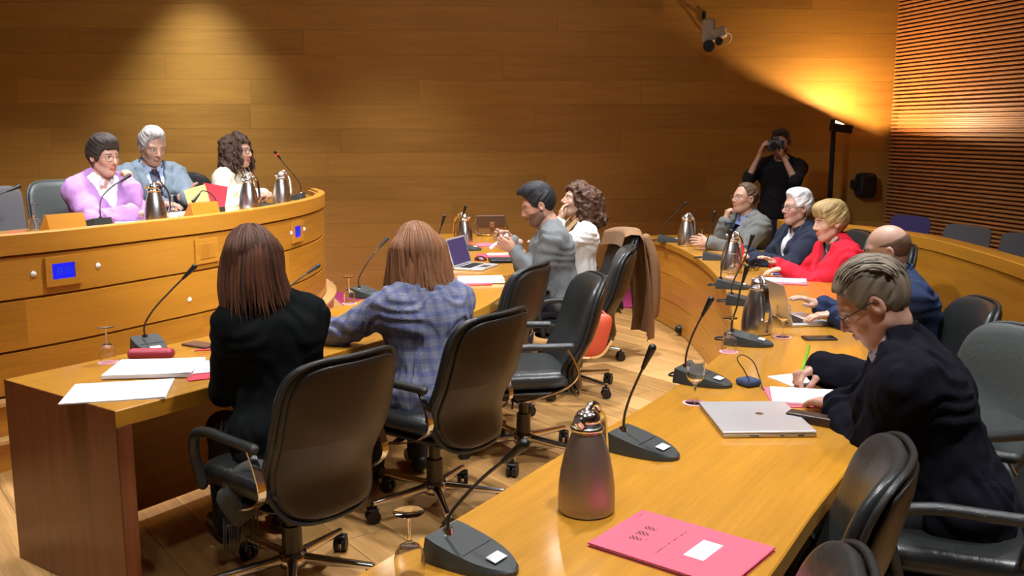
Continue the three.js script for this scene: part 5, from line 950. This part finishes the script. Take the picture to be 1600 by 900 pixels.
// 4 woman in white with hand to her chin
seed = 404;
const whiteWoman = person({ label: 'woman with curly brown hair in a white top resting her chin on her hand', female: true, pos: [0.52, 0, -7.0], yaw: face(-0.97, 0.2), hip: 0.55, lean: 0.05, s: 1.0, skin: [0.56, 0.3, 0.2],
  head: { yaw: 0.0, pitch: -0.28, roll: 0.05 },
  L: { chin: [0.06, -0.17, 0.1], pole: [-0.1, -1, 0.6], palm: [0.9, 0.2, -0.2], fin: [0.1, 1, -0.25], pose: 'cup' }, R: { to: [0.25, 0.82, -7.2], pole: [0.3, -1, -0.5], palm: down, pose: 'rest' },
  cloth: { name: 'white_top', mat: fabric(lin(0.74, 0.74, 0.7), 0.9), e: 0.01, arm: 0.012, hem: -0.1, wrinkle: 0.01, v: { y0: 0.36, k: 0.55 }, legs: std(lin(0.03, 0.04, 0.08), 0.9) },
  hair: { style: 'curly', col: [0.03, 0.015, 0.009], col2: [0.12, 0.06, 0.035], t: 0.03, faceW: 0.062, line: [[0.12, 0.085], [0.075, 0.07], [0.05, 0.03], [0.03, -0.02], [0.0, -0.06], [-0.13, -0.11]], prims: [[-0.05, 0.04, -0.06, -0.08, -0.12, -0.08, 0.085, 0.06], [0.05, 0.04, -0.06, 0.08, -0.12, -0.08, 0.085, 0.06], [0, 0.04, -0.1, 0.01, -0.08, -0.17, 0.09, 0.085]] } });
{ const t = new THREE.Group(), m = fabric(lin(0.42, 0.29, 0.14), 0.95); t.name = 'scarf'; t.userData.label = 'long beige scarf'; whiteWoman.t.add(t);
  part('loop', tube([[-0.07, 1.04, 0.06], [-0.085, 1.075, -0.01], [0, 1.085, -0.06], [0.085, 1.075, -0.01], [0.07, 1.04, 0.06]], 0.026, 40, 10), m, t);
  for (const sg of [-1, 1]) part('tail', strip([[sg * 0.07, 1.05, 0.07], [sg * 0.065, 0.95, 0.15], [sg * 0.05, 0.82, 0.175], [sg * 0.045, 0.7, 0.165], [sg * 0.06, 0.6, 0.16]], 0.085, 0.022, V(1, 0, 0.2)), m, t); }
// 5 far man, hand to chin
seed = 505;
const gGl = std(0x1a1614, 0.3), thinGl = std(lin(0.3, 0.25, 0.2), 0.3, { metalness: 0.8 });
person({ label: 'man with glasses in a grey suit resting his chin on his fist', pos: [2.0, 0, -7.86], yaw: face(-0.93, 0.36), hip: 0.52, lean: 0.12, s: 1.0, bulk: 1.05, skin: [0.47, 0.23, 0.15], glasses: thinGl,
  head: { yaw: 0.0, pitch: -0.12, roll: 0.0 },
  R: { chin: [-0.03, -0.2, 0.13], pole: [-0.2, -1, -0.3], palm: [0.9, 0, -0.1], fin: [0.15, 1, 0], pose: 'fist' }, L: { to: [1.6, 0.8, -7.62], pole: [0.3, -1, 0.4], palm: [0, -0.3, -0.9], fin: [-1, 0.15, 0], pose: 'rest' },
  cloth: { name: 'suit_jacket', mat: fabric(lin(0.13, 0.135, 0.125), 0.9), e: 0.024, arm: 0.008, hem: -0.12, wrinkle: 0.011, v: { y0: 0.14, k: 0.23, lapel: 0.055 }, shirt: fabric(lin(0.28, 0.38, 0.66), 0.8), tie: std(lin(0.015, 0.02, 0.06), 0.6), legs: std(lin(0.06, 0.06, 0.06), 0.9) },
  hair: { style: 'short', col: [0.05, 0.03, 0.018], col2: [0.12, 0.08, 0.05], t: 0.008, line: [[0.12, 0.11], [0.05, 0.1], [0.03, 0.03], [0.0, 0.03], [-0.02, 0.02], [-0.04, -0.03], [-0.13, -0.07]] } });
// 6 white-haired man in navy
seed = 606;
person({ label: 'white-haired man with glasses in a navy jacket and grey shirt', pos: [2.18, 0, -6.94], yaw: face(-0.98, 0.22), hip: 0.52, lean: 0.14, s: 1.0, bulk: 1.12, skin: [0.48, 0.24, 0.165], glasses: gGl, brow: [0.25, 0.22, 0.2],
  head: { yaw: 0.0, pitch: -0.03, roll: 0 },
  L: { to: [1.72, 0.795, -6.72], pole: [0.4, -1, 0.5], palm: down, pose: 'rest' }, R: { to: [1.74, 0.8, -7.0], pole: [0.3, -1, -0.5], palm: down, pose: 'rest' },
  cloth: { name: 'navy_jacket', mat: fabric(lin(0.017, 0.021, 0.036), 0.9), e: 0.024, arm: 0.01, hem: -0.12, wrinkle: 0.011, v: { y0: 0.1, k: 0.22, lapel: 0.05 }, shirt: fabric(lin(0.42, 0.44, 0.44), 0.85), collar: fabric(lin(0.03, 0.03, 0.035), 0.9) },
  hair: { style: 'short', col: [0.5, 0.5, 0.49], col2: [0.72, 0.72, 0.7], t: 0.013, top: [0, 0.108, 0.0, 0.066, 0.042, 0.085] } });
// 7 woman in red
seed = 707;
person({ label: 'woman with short blond hair in a bright red jacket', female: true, pos: [2.22, 0, -6.18], yaw: face(-0.985, 0.12), hip: 0.5, lean: 0.22, s: 1.0, sw: 0.165, bulk: 1.12, skin: [0.52, 0.27, 0.18],
  head: { yaw: 0.0, pitch: 0.12, roll: 0 },
  L: { to: [1.8, 0.8, -6.18], pole: [0.4, -1, 0.6], palm: down, fin: [-1, -0.15, -0.1], pose: 'rest' }, R: { to: [1.8, 0.8, -6.4], pole: [0.3, -1, -0.5], palm: down, pose: 'rest' },
  cloth: { name: 'red_jacket', mat: fabric(lin(0.56, 0.015, 0.032), 0.85), e: 0.022, arm: 0.01, hem: -0.14, wrinkle: 0.012, v: { y0: 0.25, k: 0.34, lapel: 0.04 }, shirt: fabric(lin(0.05, 0.05, 0.06)) },
  hair: { style: 'short', col: [0.16, 0.1, 0.035], col2: [0.42, 0.3, 0.13], t: 0.019, top: [0, 0.1, 0.01, 0.078, 0.05, 0.1], line: [[0.12, 0.06], [0.09, 0.05], [0.06, 0.035], [0.045, -0.02], [0.02, -0.02], [0.0, 0.005], [-0.03, -0.02], [-0.045, -0.06], [-0.13, -0.1]] } });
// 8 bald man
seed = 808;
person({ label: 'bald man in a navy jacket at the open laptop, partly hidden', pos: [1.97, 0, -4.46], yaw: face(-0.96, -0.1), hip: 0.535, lean: 0.28, s: 1.0, bulk: 1.1, skin: [0.52, 0.27, 0.18],
  head: { yaw: -0.25, pitch: 0.25, roll: 0 },
  L: { to: [1.6, 0.8, -4.6], pole: [0.5, -1, 0.7], palm: down, fin: [-1, -0.1, -0.15], pose: 'rest' }, R: { to: [1.6, 0.8, -4.85], pole: [0.3, -1, -0.6], palm: down, pose: 'rest' },
  cloth: { name: 'navy_jacket', mat: fabric(lin(0.02, 0.032, 0.075), 0.9), e: 0.022, arm: 0.008, hem: -0.12, wrinkle: 0.011, v: { y0: 0.15, k: 0.32, lapel: 0.045 }, shirt: fabric(lin(0.3, 0.42, 0.55)) },
  hair: { style: 'short', col: [0.12, 0.07, 0.045], col2: [0.2, 0.12, 0.08], t: 0.003, rel: 0.08, maxY: 0.05, maxSlope: -0.2, line: [[0.12, 0.11], [0.035, 0.03], [0.0, 0.025], [-0.03, -0.02], [-0.05, -0.05], [-0.13, -0.07]] } });
// 9 man writing in the foreground
seed = 909;
const combed = Array.from({ length: 260 }, () => { const a = rr(-1.35, 1.35), k = rr(0.985, 1.03), st = rr(0, 0.72), ln = rr(0.16, 0.28), tw = rr(-0.12, 0.12), pt = u => { const ph = -0.72 + u * 2.5, aa = a + tw * u; return [Math.sin(aa) * 0.0865 * k * (0.55 + 0.45 * Math.cos((u - 0.45) * 1.1)), 0.032 + 0.1065 * Math.cos(ph) * Math.cos(aa * 0.62) * k, -0.014 - Math.sin(ph) * 0.1085 * k * (0.6 + 0.4 * Math.cos(aa))]; }; return [pt(st), pt(st + ln * 0.35), pt(st + ln * 0.7), pt(st + ln)]; });
const writer = person({ label: 'man with glasses in a dark blazer writing with a green highlighter', near: true, pos: [1.40, 0, -2.83], yaw: face(-0.93, -0.36), hip: 0.555, lean: 0.42, s: 1.08, bulk: 1.14, sw: 0.19, skin: [0.46, 0.22, 0.145], glasses: std(0x2a2624, 0.3), brow: [0.12, 0.09, 0.07],
  head: { yaw: 0.05, pitch: 0.6, roll: 0.05, off: [0, 0.008, 0.0] },
  R: { to: [1.165, 0.815, -3.5], pole: [0.6, -0.7, -0.6], palm: [-0.45, -0.75, 0.4], fin: [-0.85, -0.25, 0.35], pose: 'pen' }, L: { to: [1.1, 0.79, -3.07], pole: [0.1, -0.6, 1.0], palm: [0, -1, 0], fin: [-0.35, -0.1, -0.9], pose: 'rest' },
  cloth: { name: 'dark_blazer', mat: fabric(lin(0.006, 0.006, 0.0095), 0.95, { specularIntensity: 0.15 }), e: 0.024, arm: 0.012, hem: -0.14, wrinkle: 0.012, v: { y0: 0.12, k: 0.3, lapel: 0.05 }, shirt: fabric(lin(0.42, 0.5, 0.66), 0.85) },
  hair: { style: 'short', col: [0.075, 0.055, 0.035], col2: [0.2, 0.165, 0.115], t: 0.011, line: [[0.12, 0.095], [0.075, 0.085], [0.055, 0.06], [0.04, 0.01], [0.022, -0.008], [0.0, 0.026], [-0.02, 0.024], [-0.036, -0.04], [-0.06, -0.085], [-0.13, -0.105]], locks: combed, lockR: 0.0038 } });
{ const t = thing('highlighter_pen', 'bright green highlighter held by the man in the dark blazer', 'pen', [1.092, 0.815, -3.462], 0), gm = std(lin(0.28, 0.62, 0.04), 0.4);
  part('barrel', bar([-0.012, -0.03, 0.012], [0.02, 0.065, -0.012], 0.006), gm, t); part('cap', bar([0.02, 0.065, -0.012], [0.026, 0.086, -0.0165], 0.005), std(lin(0.2, 0.5, 0.03), 0.4), t); part('nib', bar([-0.012, -0.03, 0.012], [-0.019, -0.055, 0.017], 0.0055, 0.002), gm, t); }
// 10 woman in lilac on the dais
seed = 111;
person({ label: 'woman with short dark hair and glasses in a lilac cardigan on the dais', female: true, pos: [-2.72, DF, -6.2], yaw: face(0.8, 0.6), hip: 0.52, lean: 0.18, s: 1.0, sw: 0.17, bulk: 1.2, skin: [0.55, 0.29, 0.2], glasses: thinGl, grx: 0.025, gry: 0.02,
  head: { yaw: 0.15, pitch: 0.1, roll: 0 }, brow: [0.04, 0.03, 0.02],
  L: { chin: [0.09, -0.17, 0.13], pole: [0.4, -1, 0.2], palm: [-0.8, 0.1, -0.4], fin: [-0.1, 1, 0.0], pose: 'fist' }, R: { to: [-2.38, 1.185, -5.95], pole: [-0.3, -0.8, 0.6], palm: down, fin: [0.8, 0, -0.4], pose: 'rest' },
  cloth: { name: 'lilac_cardigan', mat: fabric(lin(0.42, 0.225, 0.5), 0.95), e: 0.022, arm: 0.014, hem: -0.14, wrinkle: 0.014, v: { y0: 0.28, k: 0.5, lapel: 0.012 }, shirt: fabric(lin(0.72, 0.74, 0.76)) },
  hair: { style: 'short', col: [0.018, 0.014, 0.011], col2: [0.06, 0.048, 0.038], t: 0.019, top: [0, 0.105, 0.005, 0.075, 0.045, 0.09], line: [[0.12, 0.07], [0.085, 0.06], [0.06, 0.045], [0.04, 0.0], [0.022, -0.03], [0.01, 0.005], [-0.02, 0.0], [-0.035, -0.04], [-0.06, -0.09], [-0.13, -0.11]] } });
// 11 man in grey on the dais
seed = 112;
person({ label: 'grey-haired man in a blue-grey suit and dark tie on the dais', pos: [-2.66, DF, -6.98], yaw: face(0.62, 0.78), hip: 0.54, lean: 0.1, s: 1.04, skin: [0.47, 0.235, 0.155], brow: [0.15, 0.12, 0.1],
  head: { yaw: 0.15, pitch: 0.28, roll: 0 },
  L: { to: [-2.26, 1.25, -6.62], pole: [0.4, -1, -0.2], palm: [-0.3, 0.1, 0.8], fin: [0.9, 0.2, 0.1], pose: 'cup' }, R: { to: [-2.44, 1.19, -6.62], pole: [-0.4, -1, 0.2], palm: down, fin: [0.75, 0, 0.4], pose: 'rest' },
  cloth: { name: 'suit_jacket', mat: fabric(lin(0.15, 0.19, 0.225), 0.9), e: 0.022, arm: 0.008, hem: -0.12, wrinkle: 0.01, v: { y0: 0.14, k: 0.21, lapel: 0.055 }, shirt: fabric(lin(0.45, 0.56, 0.78)), tie: std(lin(0.015, 0.015, 0.045), 0.6), legs: std(lin(0.08, 0.1, 0.12), 0.9) },
  hair: { style: 'short', col: [0.2, 0.19, 0.18], col2: [0.5, 0.48, 0.45], t: 0.014, top: [0, 0.11, 0.005, 0.064, 0.042, 0.08] } });
// 12 woman in cream with curly hair on the dais
seed = 113;
const curls = Array.from({ length: 70 }, (_, i) => { const a = (i + rnd()) / 70 * Math.PI * 1.5 - Math.PI * 0.75, sx = Math.sin(a), cz = -Math.cos(a), L = rr(0.22, 0.36), ph = rr(0, 6), pts = []; for (let k = 0; k <= 14; k++) { const u = k / 14, y = 0.09 - u * L, r = 0.1 + 0.03 * Math.min(1, u * 1.6), w = 0.011 * (0.3 + u); pts.push([sx * r * 0.92 + w * Math.sin(ph + u * 22), y, -0.014 + cz * (r + 0.01) + w * Math.cos(ph + u * 22)]); } return pts; });
person({ label: 'woman with long curly dark hair in a cream sweater on the dais', female: true, pos: [-2.26, DF, -7.5], yaw: face(0.97, 0.22), hip: 0.52, lean: 0.18, s: 1.0, skin: [0.54, 0.29, 0.2], glasses: std(0x120c0a, 0.3), gry: 0.02,
  head: { yaw: 0.0, pitch: 0.0, roll: 0 },
  R: { to: [-1.98, 1.19, -7.32], pole: [-0.4, -1, 0.5], palm: down, fin: [0.6, 0.1, -0.7], pose: 'fist' }, L: { to: [-1.97, 1.2, -7.52], pole: [-0.3, -1, -0.5], palm: down, fin: [0.6, 0.1, 0.7], pose: 'fist' },
  cloth: { name: 'cream_sweater', mat: fabric(lin(0.66, 0.63, 0.52), 0.95), e: 0.016, arm: 0.014, hem: -0.1, wrinkle: 0.012, legs: trousersDark },
  hair: { style: 'curly', col: [0.02, 0.011, 0.007], col2: [0.085, 0.05, 0.033], t: 0.024, faceW: 0.06, line: [[0.12, 0.085], [0.075, 0.07], [0.05, 0.03], [0.03, -0.02], [0.0, -0.06], [-0.13, -0.11]], prims: [[-0.06, 0.03, -0.05, -0.09, -0.22, -0.03, 0.07, 0.05], [0.06, 0.03, -0.05, 0.09, -0.22, -0.03, 0.07, 0.05], [0, 0.03, -0.08, 0, -0.24, -0.11, 0.08, 0.05]], locks: curls, lockR: 0.007 } });
// 13 photographer
seed = 114;
person({ label: 'photographer in a black shirt standing with a camera at his eye', pos: [2.52, 0, -8.98], yaw: face(-0.38, 0.92), stand: true, hip: 0.945, lean: -0.02, s: 1.0, skin: [0.4, 0.2, 0.13], stubble: [0.05, 0.03, 0.02], stubbleAmt: 0.6,
  head: { yaw: 0, pitch: 0.03, roll: 0 },
  R: { to: [2.28, 1.49, -8.78], pole: [-0.6, -1, 0.2], palm: [0.85, 0.1, 0.3], fin: [0.15, 0.8, 0.4], pose: 'phone' }, L: { to: [2.47, 1.47, -8.72], pole: [0.3, -1, 0.5], palm: [-0.3, 0.8, 0.3], fin: [-0.7, 0.5, 0.3], pose: 'cup' },
  cloth: { name: 'black_shirt', mat: fabric(lin(0.008, 0.008, 0.009), 0.9), e: 0.016, sleeve: 0.5, hem: -0.08, wrinkle: 0.01, legs: std(lin(0.02, 0.026, 0.045), 0.9) },
  hair: { style: 'short', col: [0.02, 0.013, 0.009], col2: [0.05, 0.033, 0.024], t: 0.016, top: [0, 0.11, 0.01, 0.07, 0.04, 0.085] } });
{ const t = thing('photo_camera', 'black camera held up by the photographer at the back wall', 'camera', [2.4, 1.56, -8.72], face(-0.38, 0.92)); part('body', rbox(0.14, 0.1, 0.06, 0.012, 0, 0, 0, 3), M.black, t); part('prism', rbox(0.06, 0.035, 0.05, 0.01, 0, 0.06, 0, 2), M.black, t); part('lens', [cyl(0.036, 0.034, 0.1, 0, 0, 0, 24).rotateX(Math.PI / 2).translate(0, -0.005, 0.075)], M.blackMatt, t); part('lens_glass', cyl(0.03, 0.03, 0.003, 0, 0, 0, 24).rotateX(Math.PI / 2).translate(0, -0.005, 0.126), M.blackGloss, t); }
renderer.render(scene, camera);
